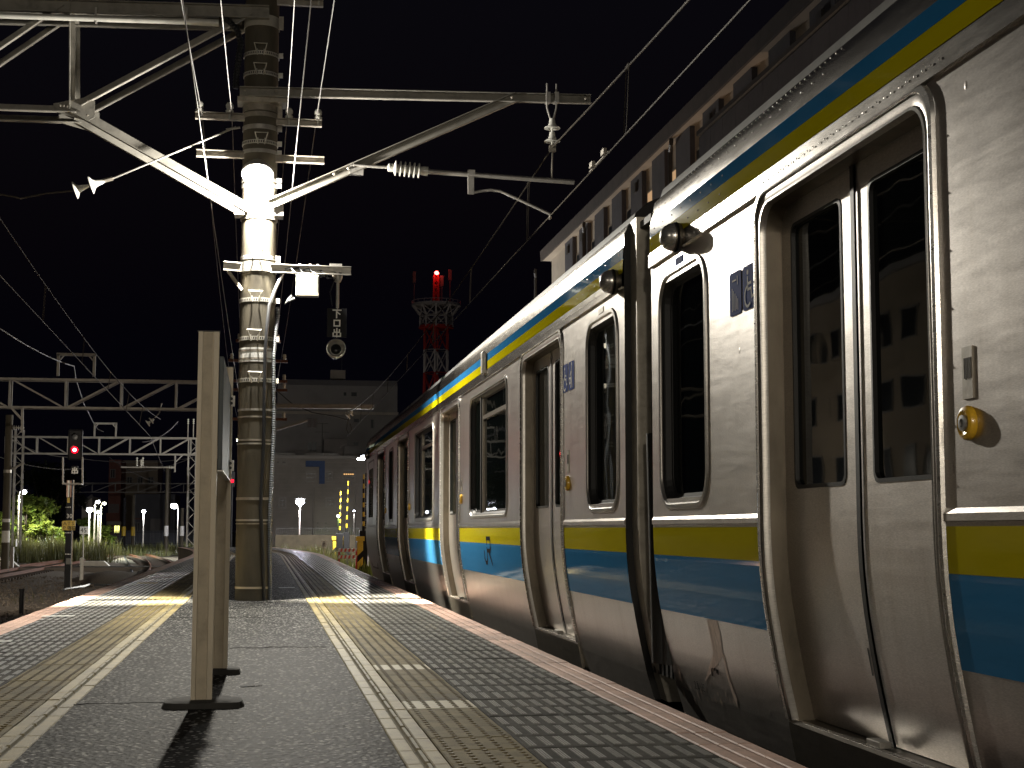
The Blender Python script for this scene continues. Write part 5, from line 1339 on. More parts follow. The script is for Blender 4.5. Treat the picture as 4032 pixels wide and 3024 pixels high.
# ------------------------------------------------------------------ plants
def leaves(mb, c, rad, n, size, rnd, shell=.55):
    for _ in range(n):
        u = Vector((rnd.gauss(0,1), rnd.gauss(0,1), rnd.gauss(0,1))).normalized() * (shell+(1-shell)*rnd.random())
        p = Vector((c[0]+u.x*rad[0], c[1]+u.y*rad[1], c[2]+u.z*rad[2]))
        s = size*rnd.uniform(.6,1.3); a = Vector((rnd.uniform(-1,1), rnd.uniform(-1,1), rnd.uniform(-.6,.2))).normalized(); b = a.cross(Vector((rnd.uniform(-.4,.4), rnd.uniform(-.4,.4), 1))).normalized()
        f = a*s; g_ = b*s*.42; h = Vector((0,0,s*.12))
        mb.add([p-f, p+g_-f*.2+h, p+f, p-g_-f*.2+h], [(0,1,2),(0,2,3)])
def bush(name, c, base, clumps, nleaf, size, seed, label, cat='bush', group=None, mat='leaf'):
    rnd = random.Random(seed); t = thing(name, base, label, cat, group); mb = MB(); tm = MB()
    for k in range(clumps):
        a = rnd.uniform(0, 6.28); r = rnd.random()**.6
        cc = (c[0]+math.cos(a)*r*c[3]*.75, c[1]+math.sin(a)*r*c[4]*.6, c[2]+rnd.uniform(-.75,.85)*c[5])
        leaves(mb, cc, (c[3]*.34, c[4]*.34, c[5]*.27), nleaf//clumps, size, rnd)
        tm.path([base, Vector(base).lerp(Vector(cc), .5)+Vector((rnd.uniform(-.1,.1), rnd.uniform(-.1,.1), .1)), cc], [.07,.04,.015], 6)
    tm.build('trunk', 'wood_dark', t); mb.build('crown', mat, t); return t
def rel(px, py, Y): return on_y(px, py, Y)
YB = 100.0
c = rel(108, 2050, YB); k = YB/6000
bush('leafy_bush', (c.x, YB, c.z, 1.85, 1.5, 1.55), (c.x, YB, ZB+.3), 46, 3600, .23, 1, 'large bright green leafy bush lit by a street lamp')
c = rel(185, 2105, YB-3); bush('leafy_bush', (c.x, YB-3, c.z, 1.2, 1.0, .75), (c.x, YB-3, ZB+.3), 18, 1000, .2, 2, 'low spreading bush at the foot of the big lit bush')
c = rel(385, 2110, 104); bush('leafy_bush', (c.x, 104, c.z, 1.15, 1.0, .95), (c.x, 104, ZB+.3), 22, 1500, .21, 3, 'dark green shrub around the pale street lamp posts')
c = rel(335, 2060, 108); bush('leafy_bush', (c.x, 108, c.z, .8, .8, .45), (c.x, 108, ZB+.3), 10, 700, .13, 4, 'small high shrub just behind the 45 board')
c = rel(190, 1960, 145); bush('dark_tree', (c.x, 145, c.z, 4.0, 3, 3.1), (c.x, 145, ZB+.3), 30, 4200, .3, 5, 'big unlit tree forming a dark mass behind the signal', 'tree', mat='leaf_unlit')
def grass(name, label, spots, seed, hmin, hmax, mat='grass', wd=.014):
    rnd = random.Random(seed); mb = MB()
    for (x0, x1, y0, y1, z, n) in spots:
        cl = [(rnd.uniform(x0,x1), rnd.uniform(y0,y1), rnd.uniform(.45,1.0), rnd.uniform(.15,.6)) for _ in range(max(1, n//60))]
        for _ in range(n):
            cx_, cy_, ch_, cr_ = rnd.choice(cl); x, y = cx_+rnd.gauss(0,cr_), cy_+rnd.gauss(0,cr_); h = rnd.uniform(hmin,hmax)*ch_; a = rnd.uniform(0,6.28); lx, ly = math.cos(a)*h*rnd.uniform(.1,.4), math.sin(a)*h*rnd.uniform(.1,.4)
            s = Vector((-math.sin(a), math.cos(a), 0))*wd*h*rnd.uniform(.8,1.6)
            p = Vector((x,y,z)); q1 = p+Vector((lx*.35,ly*.35,h*.6)); q2 = p+Vector((lx,ly,h))
            mb.add([p-s, p+s, q1+s*.8, q1-s*.8, q2], [(0,1,2,3),(3,2,4)])
    return tag(mb.build(name, mat), label, 'grass', kind='stuff')
xg = lambda px, Y: on_y(px, 2150, Y).x
grass('tall_grass', 'tall weedy grass along the verge behind the tracks', [(xg(40,86), xg(420,86), 84, 90, ZB+.05, 2400), (xg(30,92), xg(470,92), 90, 97, ZB+.3, 2600)], 6, .45, 1.45)
grass('short_grass', 'short grass strip beyond the tracks', [(xg(410,105), xg(850,105), 100, 128, ZB+.1, 5000)], 7, .25, .9)
grass('grass_tuft', 'small green tuft growing in the near ballast', [(on_z(100,2380,ZB).x-.15, on_z(100,2380,ZB).x+.15, on_z(100,2380,ZB).y-.4, on_z(100,2380,ZB).y+.4, ZB+.02, 60)], 8, .15, .5, wd=.02)
gx = on_z(1440, 2240, -.75)
grass('weed_clump', 'green weeds beside the head of the train', [(gx.x-1.2, gx.x+1.1, gx.y+0, gx.y+6, -1.05, 900)], 9, .2, .8, 'leaf', .03)
grass('embankment_weeds', 'dark weeds on the bank beyond the platform end', [(on_y(1080,2140,74).x, on_y(1330,2140,74).x, 70, 78, ZB+.1, 2600)], 10, .5, 1.2, 'grass')

# ------------------------------------------------------------------ street lamps
def street_lamp(px, pyh, pyb, Y, label, kind='ball', power=60, color=(.85,.9,1.0), mat='lamp_cool', r=.12, arm=0, down=True):
    h = on_y(px, pyh, Y); b = on_y(px, pyb, Y); zb = min(b.z, ZB+.3) if kind != 'high' else b.z
    t = thing('street_lamp', (h.x+arm, Y, ZB), label, 'street lamp', 'street lamps in the distance')
    MB().tube((h.x+arm, Y, ZB), (h.x+arm, Y, h.z+.02 if not arm else h.z-.15), .06, 8, .045).build('post', 'galv_old', t, smooth=True)
    if arm: MB().path([(h.x+arm, Y, h.z-.15), (h.x+arm*.8, Y, h.z+.05), (h.x+arm*.3, Y, h.z+.10), (h.x, Y, h.z+.10)], .035, 6).build('arm', 'galv_old', t)
    MB().lathe([(.05,.10),(r*1.3,.06),(r*1.3,.03),(.05,.03)], (h.x, Y, h.z+r*.6), n=14).build('lamp_hood', 'galv', t, smooth=True)
    MB().ball((h.x, Y, h.z), r, 14, 8, (1,1,.75)).build('globe', mat, t, smooth=True)
    if down: lamp('lamp_light', 'SPOT', (h.x, Y-.25, h.z-.15), power, color, t, .1, aim=(0,0,-1), cone=158, blend=.3)
    else: lamp('lamp_light', 'POINT', (h.x, Y-.25, h.z-.15), power, color, t, .1)
    return t
street_lamp(94, 1938, 2000, 96.5, 'street lamp with bent arm standing above the bright bush', power=1500, color=(1,1,.82), mat='lamp_cool', r=.16, arm=-.28)
street_lamp(353, 2008, 2100, 100, 'low globe street lamp of the cluster by the brick house', power=450, r=.19)
street_lamp(386, 1977, 2150, 97, 'tall street lamp of the cluster, with pale arm', power=700, color=(.95,1,.85), r=.12, arm=-.18)
street_lamp(411, 1983, 2150, 99, 'greenish street lamp of the cluster, beside the brick house', power=500, color=(.9,1,.6), mat='lamp_warmish', r=.10, arm=-.2)
street_lamp(388, 2016, 2150, 95, 'single white lamp post in front of the dark shrub', power=300, color=(.95,1,.85), mat='lamp_warmish', r=.11)
street_lamp(566, 2014, 2180, 135, 'small bluish street lamp in front of the dark grey shed', power=900, r=.17)
street_lamp(685, 1993, 2180, 128, 'bright white street lamp beside the far lattice column', power=1800, r=.27, arm=.35)
street_lamp(1181, 1976, 2125, 98, 'starry white street lamp in front of the sided building', power=2200, color=(.92,.88,1), r=.27, down=False)
street_lamp(1332, 2032, 2120, 116, 'short lamp casting green light on a wall by the crossing', power=16, color=(.55,1,.28), mat='lamp_warmish', r=.12)
street_lamp(1394, 2012, 2120, 108, 'dim lamp post between the crossing barriers', power=25, r=.06)
street_lamp(940, 1735, 2000, 90, 'white street lamp peeping between sign post and concrete pole', power=500, color=(1,.97,.85), mat='lamp_warmish', r=.12)
h = on_y(1424, 1804, 75.0)
t = thing('street_lamp', (h.x+.9, 75, ZB), 'flat two-headed street lamp showing past the head of the train', 'street lamp', 'street lamps in the distance')
MB().tube((h.x+.9, 75, ZB), (h.x+.9, 75, h.z+.1), .06, 10, .05).build('post', 'galv_old', t, smooth=True)
for k, (px, py) in enumerate(((1436,1798),(1421,1807))):
    p = on_y(px, py, 75.0-.5*k)
    MB().bar((h.x+.9, 75, h.z+.1), (p.x, p.y, p.z+.05), .05, .05).build('arm', 'galv_old', t)
    MB().ball((p.x, p.y, p.z), .16, 14, 8, (1.2,1.2,.4)).build('lamp_head', 'lamp_cool', t, smooth=True)
    lamp('lamp_light', 'POINT', (p.x, p.y-.3, p.z-.22), 1700, (1,.98,.9), t, .15)
t = thing('far_signal', (on_y(914,1900,84).x, 84, ZB), 'small far red signal light between sign post and pole', 'signal')
h = on_y(914, 1894, 84)
MB().tube((h.x, 84, ZB), (h.x, 84, h.z+.3), .06, 8).build('post', 'sign_black', t)
MB().box((h.x-.14, 84.02, h.z-.3), (h.x+.14, 84.2, h.z+.5)).build('signal_head', 'sign_black', t)
MB().ball((h.x, 83.97, h.z), .09, 12, 6).build('red_lamp', 'red_lens', t)
# ------------------------------------------------------------------ buildings in the distance
def facade_window(t, Y, pxa, pxb, pya, pyb, mat='pane', frame='frame_light', split=1, sill=True):
    a, b = on_y(pxa, pyb, Y), on_y(pxb, pya, Y); x0, x1, z0, z1 = a.x, b.x, a.z, b.z; y = Y-.06
    m = MB(); f = .07
    m.box((x0-f, y, z0-f), (x1+f, Y+.02, z0)); m.box((x0-f, y, z1), (x1+f, Y+.02, z1+f)); m.box((x0-f, y, z0), (x0, Y+.02, z1)); m.box((x1, y, z0), (x1+f, Y+.02, z1))
    for k in range(1, split+1 if split else 1): 
        xm = x0+(x1-x0)*k/(split+1); m.box((xm-.035, y+.01, z0), (xm+.035, Y+.02, z1))
    w_ = m.build('window', frame, t)
    for k in range(split+1):
        xa, xb = x0+(x1-x0)*k/(split+1)+.036, x0+(x1-x0)*(k+1)/(split+1)-.036
        MB().quad((xa, Y-.012, z0), (xb, Y-.012, z0), (xb, Y-.012, z1), (xa, Y-.012, z1)).build('pane', mat, w_)
    return w_
def block(t, Y, pxa, pxb, pyt, depth, mat, name='wall', zb=None):
    a, b = on_y(pxa, pyt, Y), on_y(pxb, pyt, Y); z = (a.z+b.z)/2
    return MB().box((a.x, Y, ZB-.05 if zb is None else zb), (b.x, Y+depth, z)).build(name, mat, t)
# tall grey block
YG = 150.0
bg_ = thing('office_block', (on_y(1320,2000,YG).x, YG+5, ZB), 'plain grey concrete block with rounded upper storey and roof tank', 'building')
block(bg_, YG, 1085, 1563, 1610, 12, 'wall_grey')
up = MB(); a, b = on_y(1092, 1625, YG), on_y(1563, 1500, YG); zt = b.z
up.box((a.x, YG-.6, a.z), (b.x, YG+11, zt-.6)).add([(a.x, YG-.6, zt-.6),(b.x, YG-.6, zt-.6),(b.x, YG+.0, zt),(a.x+.6, YG+.0, zt),(a.x, YG+11, zt-.6),(b.x, YG+11, zt-.6),(b.x, YG+10, zt),(a.x+.6, YG+10, zt)], [(0,1,2,3),(3,2,6,7),(7,6,5,4),(0,3,7,4),(1,5,6,2)])
up.build('upper_storey', 'wall_grey', bg_)
MB().box((a.x-.1, YG-.75, a.z-.15), (b.x+.1, YG-.6, a.z+.12)).build('ledge', 'wall_cream', bg_)
tk = MB().box((on_y(1304,1470,YG).x, YG+1, zt+.25), (on_y(1362,1470,YG).x, YG+3, on_y(1330,1457,YG+1).z)).build('roof_tank', 'wall_cream', bg_)
m = MB(); 
for px in (1306, 1360): m.box((on_y(px,1490,YG).x-.06, YG+1.2, zt-.1), (on_y(px,1490,YG).x+.06, YG+2.6, zt+.26))
m.build('tank_legs', 'fence_metal', tk)
MB().tube((on_y(1350,1460,YG).x, YG+2, on_y(1350,1457,YG+1).z), (on_y(1350,1380,YG).x, YG+2, on_y(1350,1380,YG).z), .03, 6).build('mast', 'fence_metal', tk)
for r_ in ((1352,1365,1545,1558),(1382,1406,1545,1560)): facade_window(bg_, YG-.6, *r_, split=0, frame='wall_grey')
facade_window(bg_, YG, 1210, 1248, 1648, 1682, 'pane_brown'); facade_window(bg_, YG, 1210, 1248, 1742, 1776); facade_window(bg_, YG, 1459, 1472, 1653, 1685, split=0); facade_window(bg_, YG, 1390, 1412, 1742, 1754, split=0); facade_window(bg_, YG, 1392, 1415, 1650, 1662, split=0)
m = MB(); x = on_y(1268,1750,YG).x
m.tube((x, YG-.1, on_y(1268,1800,YG).z), (x, YG-.1, on_y(1268,1665,YG).z), .035, 6)
for py, d in ((1668,.6),(1702,.7),(1760,.4)): z = on_y(1268,py,YG).z; m.tube((x-d, YG-.1, z), (x+d, YG-.1, z), .03, 6)
m.build('antenna', 'fence_metal', bg_)
block(bg_, YG-4, 1275, 1368, 1728, 4, 'wall_side', 'stair_house'); block(bg_, YG-5, 1356, 1410, 1757, 3, 'wall_grey', 'plant_room')
# sided building in front
YH = 118.0
sd = thing('sided_building', (on_y(1300,2050,YH).x, YH+4, ZB), 'low brown building clad in horizontal boards, one window lit orange', 'building')
xa, xb = on_y(1060,1900,YH).x, on_y(1560,1900,YH).x; zt = on_y(1300,1806,YH).z
MB().box((xa, YH, ZB-.05), (xb, YH+9, zt)).build('wall', 'wall_side', sd)
first = None; z = ZB+.3; k = 0
while z < zt-.15:
    if first is None:
        first = MB().add([(xa-.02, YH-.07, z),(xb+.02, YH-.07, z),(xb+.02, YH-.004, z+.27),(xa-.02, YH-.004, z+.27),(xa-.02, YH, z),(xb+.02, YH, z)], [(0,1,2,3),(4,5,1,0)]).build('siding_board', 'wall_side', sd)
        z00 = z
    else:
        c = first.copy(); col.objects.link(c); c.location = first.location + Vector((0,0,z-z00))
    z += .29
MB().box((xa-.15, YH-.25, zt), (xb+.15, YH+9.1, zt+.22)).build('parapet', 'wall_grey', sd)
m = MB(); za, zb_ = zt+.22, on_y(1300,1786,YH).z
for (pa, pb_) in ((1085,1160),(1202,1333)):
    x0, x1 = on_y(pa,1800,YH).x, on_y(pb_,1800,YH).x
    for z in (za+.1, zb_): m.bar((x0, YH+.2, z), (x1, YH+.2, z), .06, .05)
    n = int((x1-x0)/.16)
    for k in range(n+1): x = x0+(x1-x0)*k/n; m.bar((x, YH+.2, za), (x, YH+.2, zb_), .025, .025, (0,1,0))
m.build('railing', 'frame_light', sd)
# recessed blue porch
x0, x1 = on_y(1203,1850,YH).x, on_y(1278,1850,YH).x
MB().box((x0, YH-.5, on_y(1203,1838,YH).z), (x1, YH-.04, on_y(1203,1815,YH).z)).box((on_y(1256,1900,YH).x, YH-.5, on_y(1203,1905,YH).z), (x1, YH-.04, on_y(1203,1838,YH).z)).build('blue_frame', 'blue_paint', sd)
for a in ((1208,1242,1858,1893),(1280,1306,1858,1893),(1285,1318,1962,1996),(1343,1372,1962,1996),(1100,1124,1962,1998)): facade_window(sd, YH, *a)
facade_window(sd, YH, 1088, 1100, 1812, 1826, split=0); facade_window(sd, YH, 1110, 1126, 1812, 1826, split=0)
lw = facade_window(sd, YH, 1350, 1396, 1853, 1893, split=0)
q0, q1 = on_y(1352,1875,YH), on_y(1394,1855,YH)
m = MB()
for k in range(5): m.box((q0.x+(q1.x-q0.x)*k/5+.02, YH-.022, q0.z), (q0.x+(q1.x-q0.x)*(k+1)/5-.02, YH-.016, q1.z))
m.build('lit_blind', 'lit_window', lw)
for px in (1235, 1398): MB().tube((on_y(px,2000,YH).x, YH-.1, ZB), (on_y(px,2000,YH).x, YH-.1, on_y(px,1920,YH).z), .06, 8).build('downpipe', 'wall_side', sd)
for (a, b, c, d) in ((1277,1288,2058,2104),(1245,1256,2058,2100)): facade_window(sd, YH, a, b, c, d, split=0, frame='wall_side')
# fence in front of it
fn = thing('garden_fence', (on_y(1150,2080,106).x, 106, ZB), 'low greenish mesh fence along the foot of the sided building', 'fence')
x0, x1 = on_y(1088,2090,106).x, on_y(1420,2090,106).x; z1 = on_y(1200,2080,106).z
m = MB(); 
for z in (z1, z1-.5, ZB+.3): m.bar((x0,106,z), (x1,106,z), .03, .03)
m.build('rails', 'fence_metal', fn)
f0 = None; n = int((x1-x0)/.14)
for k in range(min(n, 120)):
    x = x0+(x1-x0)*k/n
    if f0 is None: f0 = MB().bar((x,106,ZB), (x,106,z1+.05), .022, .022, (0,1,0)).build('picket', 'fence_metal', fn)
    else:
        c = f0.copy(); col.objects.link(c); c.location = f0.location + Vector((x-x0,0,0))
# dark hedge/wall beyond the platform end
tag(MB().box((on_y(1085,2120,84).x, 84, ZB-.05), (on_y(1400,2120,84).x, 84.4, on_y(1200,2106,84).z)).build('low_wall', 'soil'), 'dark low retaining wall beyond the platform end', 'wall')
# ------------------------------------------------------------------ level crossing
YK = 76.0; K = lambda px, py: on_y(px, py, YK)
def barrier(px, pyt, pyb, tip, label, Y):
    a, b = on_y(px, pyb, Y), on_y(tip, pyt, Y)
    t = thing('crossing_barrier', (a.x, Y, ZB), label, 'barrier', 'raised crossing barriers')
    m = MB().box((a.x-.16, Y-.2, ZB-.02), (a.x+.16, Y+.2, a.z)).build('machine_box', 'sign_black', t, bevel=.03)
    n = 12
    for k in range(n):
        p0, p1 = a.lerp(b, k/n), a.lerp(b, (k+1)/n)
        MB().tube(p0, p1, .055-.002*k, 10).build('pole_segment', 'paint_yellow' if k % 2 else 'sign_black', t)
    return t
barrier(1337, 1935, 2100, 1341, 'shorter raised yellow and black barrier pole at the crossing', 76)
barrier(1364, 1895, 2095, 1371, 'taller raised yellow and black barrier pole at the crossing', 80)
barrier(1431, 1868, 2090, 1432, 'raised barrier pole close beside the head of the train', 62)
def zebra_box(pxa, pxb, pyt, pyb, Y, label):
    a, b = on_y(pxa, pyb, Y), on_y(pxb, pyt, Y)
    t = thing('crossing_post', (a.x, Y, ZB), label, 'post', 'striped posts of the crossing')
    MB().box((a.x, Y, ZB), (b.x, Y+.4, b.z)).build('body', 'paint_yellow', t, bevel=.02)
    w_, h_ = b.x-a.x, b.z-ZB; m = MB()
    k = 0; z = ZB+.0
    while z < b.z-.25-w_:
        m.add([(a.x, Y-.004, z),(a.x, Y-.004, z+.25),(b.x, Y-.004, z+.25+w_),(b.x, Y-.004, z+w_)], [(0,1,2,3)]); z += .55
    m.build('black_stripe', 'sign_black', t); 
    MB().box((a.x-.05, Y-.06, b.z), (b.x+.05, Y+.42, b.z+.18)).build('cap', 'paint_yellow', t)
zebra_box(1310, 1330, 2126, 2185, 78, 'slim yellow and black striped crossing post beside the small notice'); zebra_box(1332, 1358, 2126, 2180, 80, 'wide yellow and black striped crossing post under the raised barrier poles'); zebra_box(1406, 1430, 2130, 2190, 60, 'yellow and black striped post next to the train head')
Y = 58.0; a, b = on_y(1330,2193,Y), on_y(1402,2160,Y)
bar = thing('barricade', ((a.x+b.x)/2, Y, ZB), 'red and white striped barricade between the crossing posts', 'barricade')
n = 9
for zc in (b.z-.06, a.z):
    for k in range(n):
        x0, x1 = a.x+(b.x-a.x)*k/n, a.x+(b.x-a.x)*(k+1)/n; s = (x1-x0)*.5
        MB().poly([(x0,Y,zc-.06),(x1,Y,zc-.06),(x1+s,Y,zc+.06),(x0+s,Y,zc+.06)], .04, (0,1,0)).build('board_stripe', 'paint_red' if k % 2 else 'paint_white', bar)
for x in (a.x+.05, b.x+.02): MB().box((x-.03, Y+.045, ZB), (x+.03, Y+.10, b.z)).build('leg', 'paint_red', bar)
nb = on_y(1275, 2180, 57)
ns = thing('small_notice', (nb.x, 57, ZB), 'small white notice on a stake beyond the platform end', 'sign')
MB().bar((nb.x, 57, ZB), (nb.x, 57, on_y(1275,2135,57).z), .04, .04, (0,1,0)).build('stake', 'galv', ns)
MB().box((on_y(1268,2150,57).x, 56.96, on_y(1268,2153,57).z), (on_y(1284,2150,57).x, 56.98, on_y(1268,2131,57).z)).build('board', 'sign_white', ns)
m = MB()
for k in range(2): z = on_y(1270,2138+7*k,57).z; m.box((on_y(1272,2140,57).x, 56.955, z-.03), (on_y(1279,2140,57).x, 56.959, z+.01))
m.build('print', 'sign_black', ns)
# headlight lamps seen past the train head
for k, (px, py) in enumerate(((1436,1798),(1422,1808))):
    pass
# ------------------------------------------------------------------ red and white tower
YT = 210.0; T = lambda px, py: on_y(px, py, YT)
tw = thing('radio_tower', (T(1717,2000).x, YT, ZB), 'red and white lattice radio tower with round platform and glowing red beacon', 'tower')
xc = T(1717,1400).x; sc_ = lambda px: px*YT/6000
def ringtruss(z0, z1, r0, r1, mat, name, n=6, bays=1):
    m = MB()
    for b in range(bays):
        za, zb = z0+(z1-z0)*b/bays, z0+(z1-z0)*(b+1)/bays; ra, rb = r0+(r1-r0)*b/bays, r0+(r1-r0)*(b+1)/bays
        A = [Vector((xc+ra*math.cos(2*math.pi*(k+.3)/n), YT+ra*math.sin(2*math.pi*(k+.3)/n), za)) for k in range(n)]
        Bq = [Vector((xc+rb*math.cos(2*math.pi*(k+.3)/n), YT+rb*math.sin(2*math.pi*(k+.3)/n), zb)) for k in range(n)]
        for k in range(n):
            m.bar(A[k], Bq[k], .22, .22, (0,1,.1)); m.bar(A[k], A[(k+1)%n], .14, .14); m.bar(Bq[k], Bq[(k+1)%n], .14, .14); m.bar(A[k], Bq[(k+1)%n], .11, .11); m.bar(A[(k+1)%n], Bq[k], .11, .11)
    return m.build(name, mat, tw)
zz = lambda py: T(1717,py).z
R1 = sc_(52)
ringtruss(ZB, zz(1600), R1*1.25, R1*1.05, 'tower_white', 'lattice_section', bays=4)
ringtruss(zz(1600), zz(1470), R1*1.05, R1, 'tower_red', 'lattice_section'); ringtruss(zz(1470), zz(1380), R1, R1, 'tower_white', 'lattice_section'); ringtruss(zz(1380), zz(1290), R1, R1, 'tower_red', 'lattice_section', bays=1)
ringtruss(zz(1290), zz(1250), R1*1.3, R1*1.3, 'tower_white', 'lattice_section', 10); ringtruss(zz(1245), zz(1205), R1*1.25, R1*1.85, 'tower_white', 'lattice_section', 10)
MB().lathe([(R1*1.25,0),(R1*1.9,.05),(R1*1.9,.35),(R1*1.2,.35)], (xc, YT, zz(1208)), n=20).build('deck', 'tower_white', tw); MB().lathe([(R1*1.3,0),(R1*1.35,.05),(R1*1.35,.4),(R1*1.3,.4)], (xc, YT, zz(1295)), n=20).build('deck', 'tower_red', tw)
m = MB(); 
for k in range(20): a_ = 2*math.pi*k/20; m.bar((xc+R1*1.88*math.cos(a_), YT+R1*1.88*math.sin(a_), zz(1198)), (xc+R1*1.88*math.cos(a_), YT+R1*1.88*math.sin(a_), zz(1187)), .06, .06, (0,1,0)); a2 = 2*math.pi*(k+1)/20; m.bar((xc+R1*1.88*math.cos(a_), YT+R1*1.88*math.sin(a_), zz(1187)), (xc+R1*1.88*math.cos(a2), YT+R1*1.88*math.sin(a2), zz(1187)), .06, .06)
m.build('guard_rail', 'tower_white', tw)
ringtruss(zz(1200), zz(1085), sc_(14), sc_(12), 'tower_red', 'top_mast', 4, 4)
MB().lathe([(sc_(12),0),(sc_(12),.3),(sc_(6),.4)], (xc, YT, zz(1085)), n=14).build('beacon_deck', 'tower_red', tw)
MB().ball((xc, YT-.2, zz(1077)), .32, 14, 8).build('beacon', 'red_beacon', tw, smooth=True)
lamp('lamp_light', 'POINT', (xc, YT-1.2, zz(1074)), 60, (1,.05,.04), tw, .3)
for px, pa, pb_ in ((1631,1072,1195),(1772,1060,1190),(1740,1085,1185)):
    x = T(px,1100).x; m = MB(); m.bar((x, YT, zz(pb_)), (x, YT, zz(pa+35)), .12, .12, (0,1,0)); m.build('aerial_pole', 'fence_metal', tw)
    MB().box((x-.22, YT-.15, zz(pa+42)), (x+.22, YT+.15, zz(pa))).build('aerial_panel', 'fence_metal', tw)
# ------------------------------------------------------------------ long building beyond the train
XB = 13.0
ya, yb = 20.0, on_x(2090, 1060, XB-.9).y
lb = thing('long_apartment_block', (XB+5, (ya+yb)/2, ZB), 'long cream apartment block with dark wall panels and deep overhanging eave behind the train', 'building')
HZ = lambda ratio, x: CAMH + ratio*x/math.cos(PS)
XF = XB-.40
ez, fz = HZ(1.012, XF), HZ(.978, XF); wz = fz
MB().box((XB, ya, ZB), (XB+11, yb-.5, wz)).build('wall', 'wall_cream', lb)
MB().box((XF, ya-.5, fz-.03), (XB+12, yb-.02, fz+.03)).build('soffit', 'wall_cream', lb)
MB().add([(XF-.03, ya-.5, fz-.04),(XF-.03, yb+.03, fz-.04),(XF-.06, yb+.03, ez),(XF-.06, ya-.5, ez),(XF+3, ya-.5, ez+.7),(XF+3, yb+.03, ez+.7),(XF+.05, ya-.5, fz-.04),(XF+.05, yb+.03, fz-.04)], [(0,1,2,3),(3,2,5,4),(0,6,7,1),(1,7,5,2)]).build('fascia', 'eave_dark', lb)
bayp = 3.05; nb_ = int((yb-ya-1)/bayp); dp = None; pw = None
yfirst = Yx(2849.6, XB, 357) + 1.65 + bayp*7
while yfirst > yb-.7: yfirst -= bayp
for k in range(nb_):
    y = yfirst-bayp*k
    if dp is None:
        y0_ = y
        dp = MB().box((XB-.16, y-1.65, wz-12), (XB+.02, y, wz-.035)).build('dark_panel', 'panel_dark', lb)
        wn_ = MB().box((XB-.05, y-2.75, wz-2.2), (XB+.02, y-1.95, wz-.85)).build('window', 'wall_tan', lb)
        pn_ = MB().quad((XB-.055, y-2.67, wz-2.12), (XB-.055, y-2.03, wz-2.12), (XB-.055, y-2.03, wz-.93), (XB-.055, y-2.67, wz-.93)).build('pane', 'pane', wn_)
        vt = MB().box((XB-.24, y-1.0, wz-.62), (XB-.16, y-.62, wz-.30)).build('vent_hood', 'frame_dark', lb)
    else:
        d = Vector((0, y-y0_, 0))
        for o in ((dp, vt) if k % 3 == 1 else (dp,)): c = o.copy(); col.objects.link(c); c.location = o.location + d
        c = wn_.copy(); col.objects.link(c); c.location = wn_.location + d
        p_ = pn_.copy(); col.objects.link(p_); p_.parent = c
        if abs(y - Yx(2550, XB, 800)) < 1.6 or k in (4, 12): p_.data = pn_.data.copy(); p_.data.materials[0] = M['lit_room']
for px, py in ((2110,1085),(2300,880),(2640,560)):
    y = on_x(px, py, XB-.2).y; z = wz-.05
    MB().path([(XF+.1, y-.5, z), (XF+.08, y-.5, z-.16), (XB-.22, y-.05, z-.30), (XB-.22, y, z-.42), (XB-.22, y, ZB)], .07, 8).build('downpipe', 'frame_dark', lb, smooth=True)
# dark parapet in front of the block
yq = on_x(2752, 540, 11.2).y; zq = CAMH + .917*11.2/math.cos(PS)
pw = thing('panelled_parapet', (11.2, (8+yq)/2, ZB), 'dark tiled parapet wall standing between train roof and apartment block', 'wall')
first = None; pwid = 1.05; k = 0; y = yq-pwid
MB().box((11.26, 8, ZB), (11.8, yq, zq-.02)).build('core', 'panel_dark', pw)
while y > 8:
    if first is None:
        first = MB().box((11.2, y+.01, zq-2.6), (11.25, y+pwid-.01, zq-.10)).build('tile_panel', 'panel_dark', pw); yy0 = y
    else: c = first.copy(); col.objects.link(c); c.location = first.location + Vector((0, y-yy0, 0))
    y -= pwid
MB().box((11.14, 8, zq-.06), (11.85, yq+.03, zq+.06)).build('coping', 'frame_dark', pw)
# ------------------------------------------------------------------ houses on the far left
YL = 175.0
def U(px, py, Y=YL): return on_y(px, py, Y)
h1 = thing('brick_house', (U(455,2050).x, YL, ZB), 'narrow reddish brick house with balcony and a lit yellow doorway', 'house')
block(h1, YL, 430, 478, 1810, 8, 'wall_brick')
MB().box((U(430,2000).x-.2, YL-1.2, U(430,2052).z), (U(476,2000).x, YL-.02, U(430,2020).z)).build('balcony', 'wall_brick', h1)
MB().box((U(424,2060).x, YL-1.3, U(430,2066).z), (U(480,2060).x, YL-.02, U(430,2053).z)).build('canopy', 'wall_cream', h1)
m = MB()
for k in range(9): x = U(432,2000).x+k*(U(470,2000).x-U(432,2000).x)/8; m.bar((x, YL-1.15, U(430,2020).z), (x, YL-1.15, U(430,1985).z), .08, .08, (0,1,0))
m.build('balcony_bars', 'frame_light', h1)
facade_window(h1, YL, 436, 452, 1850, 1880); facade_window(h1, YL, 449, 472, 2070, 2098, 'lit_window_y')
h2 = thing('tan_block', (U(550,1900).x, YL+6, ZB), 'plain tan apartment block rising behind the far gantries', 'building')
block(h2, YL+6, 480, 622, 1813, 9, 'wall_tan'); 
for k in range(3): facade_window(h2, YL+6, 500+42*k, 520+42*k, 1880, 1905)
h3 = thing('grey_shed', (U(610,2020,165).x, 165, ZB), 'dark grey flat-roofed shed with a fence before it', 'building')
block(h3, 165, 528, 690, 1945, 10, 'wall_dark'); 
MB().box((U(592,2040,164.8).x, 164.8, ZB), (U(636,2040,164.8).x, 165.02, U(600,2042,164.8).z)).build('roller_door', 'wall_grey', h3)
facade_window(h3, 165, 532, 550, 2060, 2090)
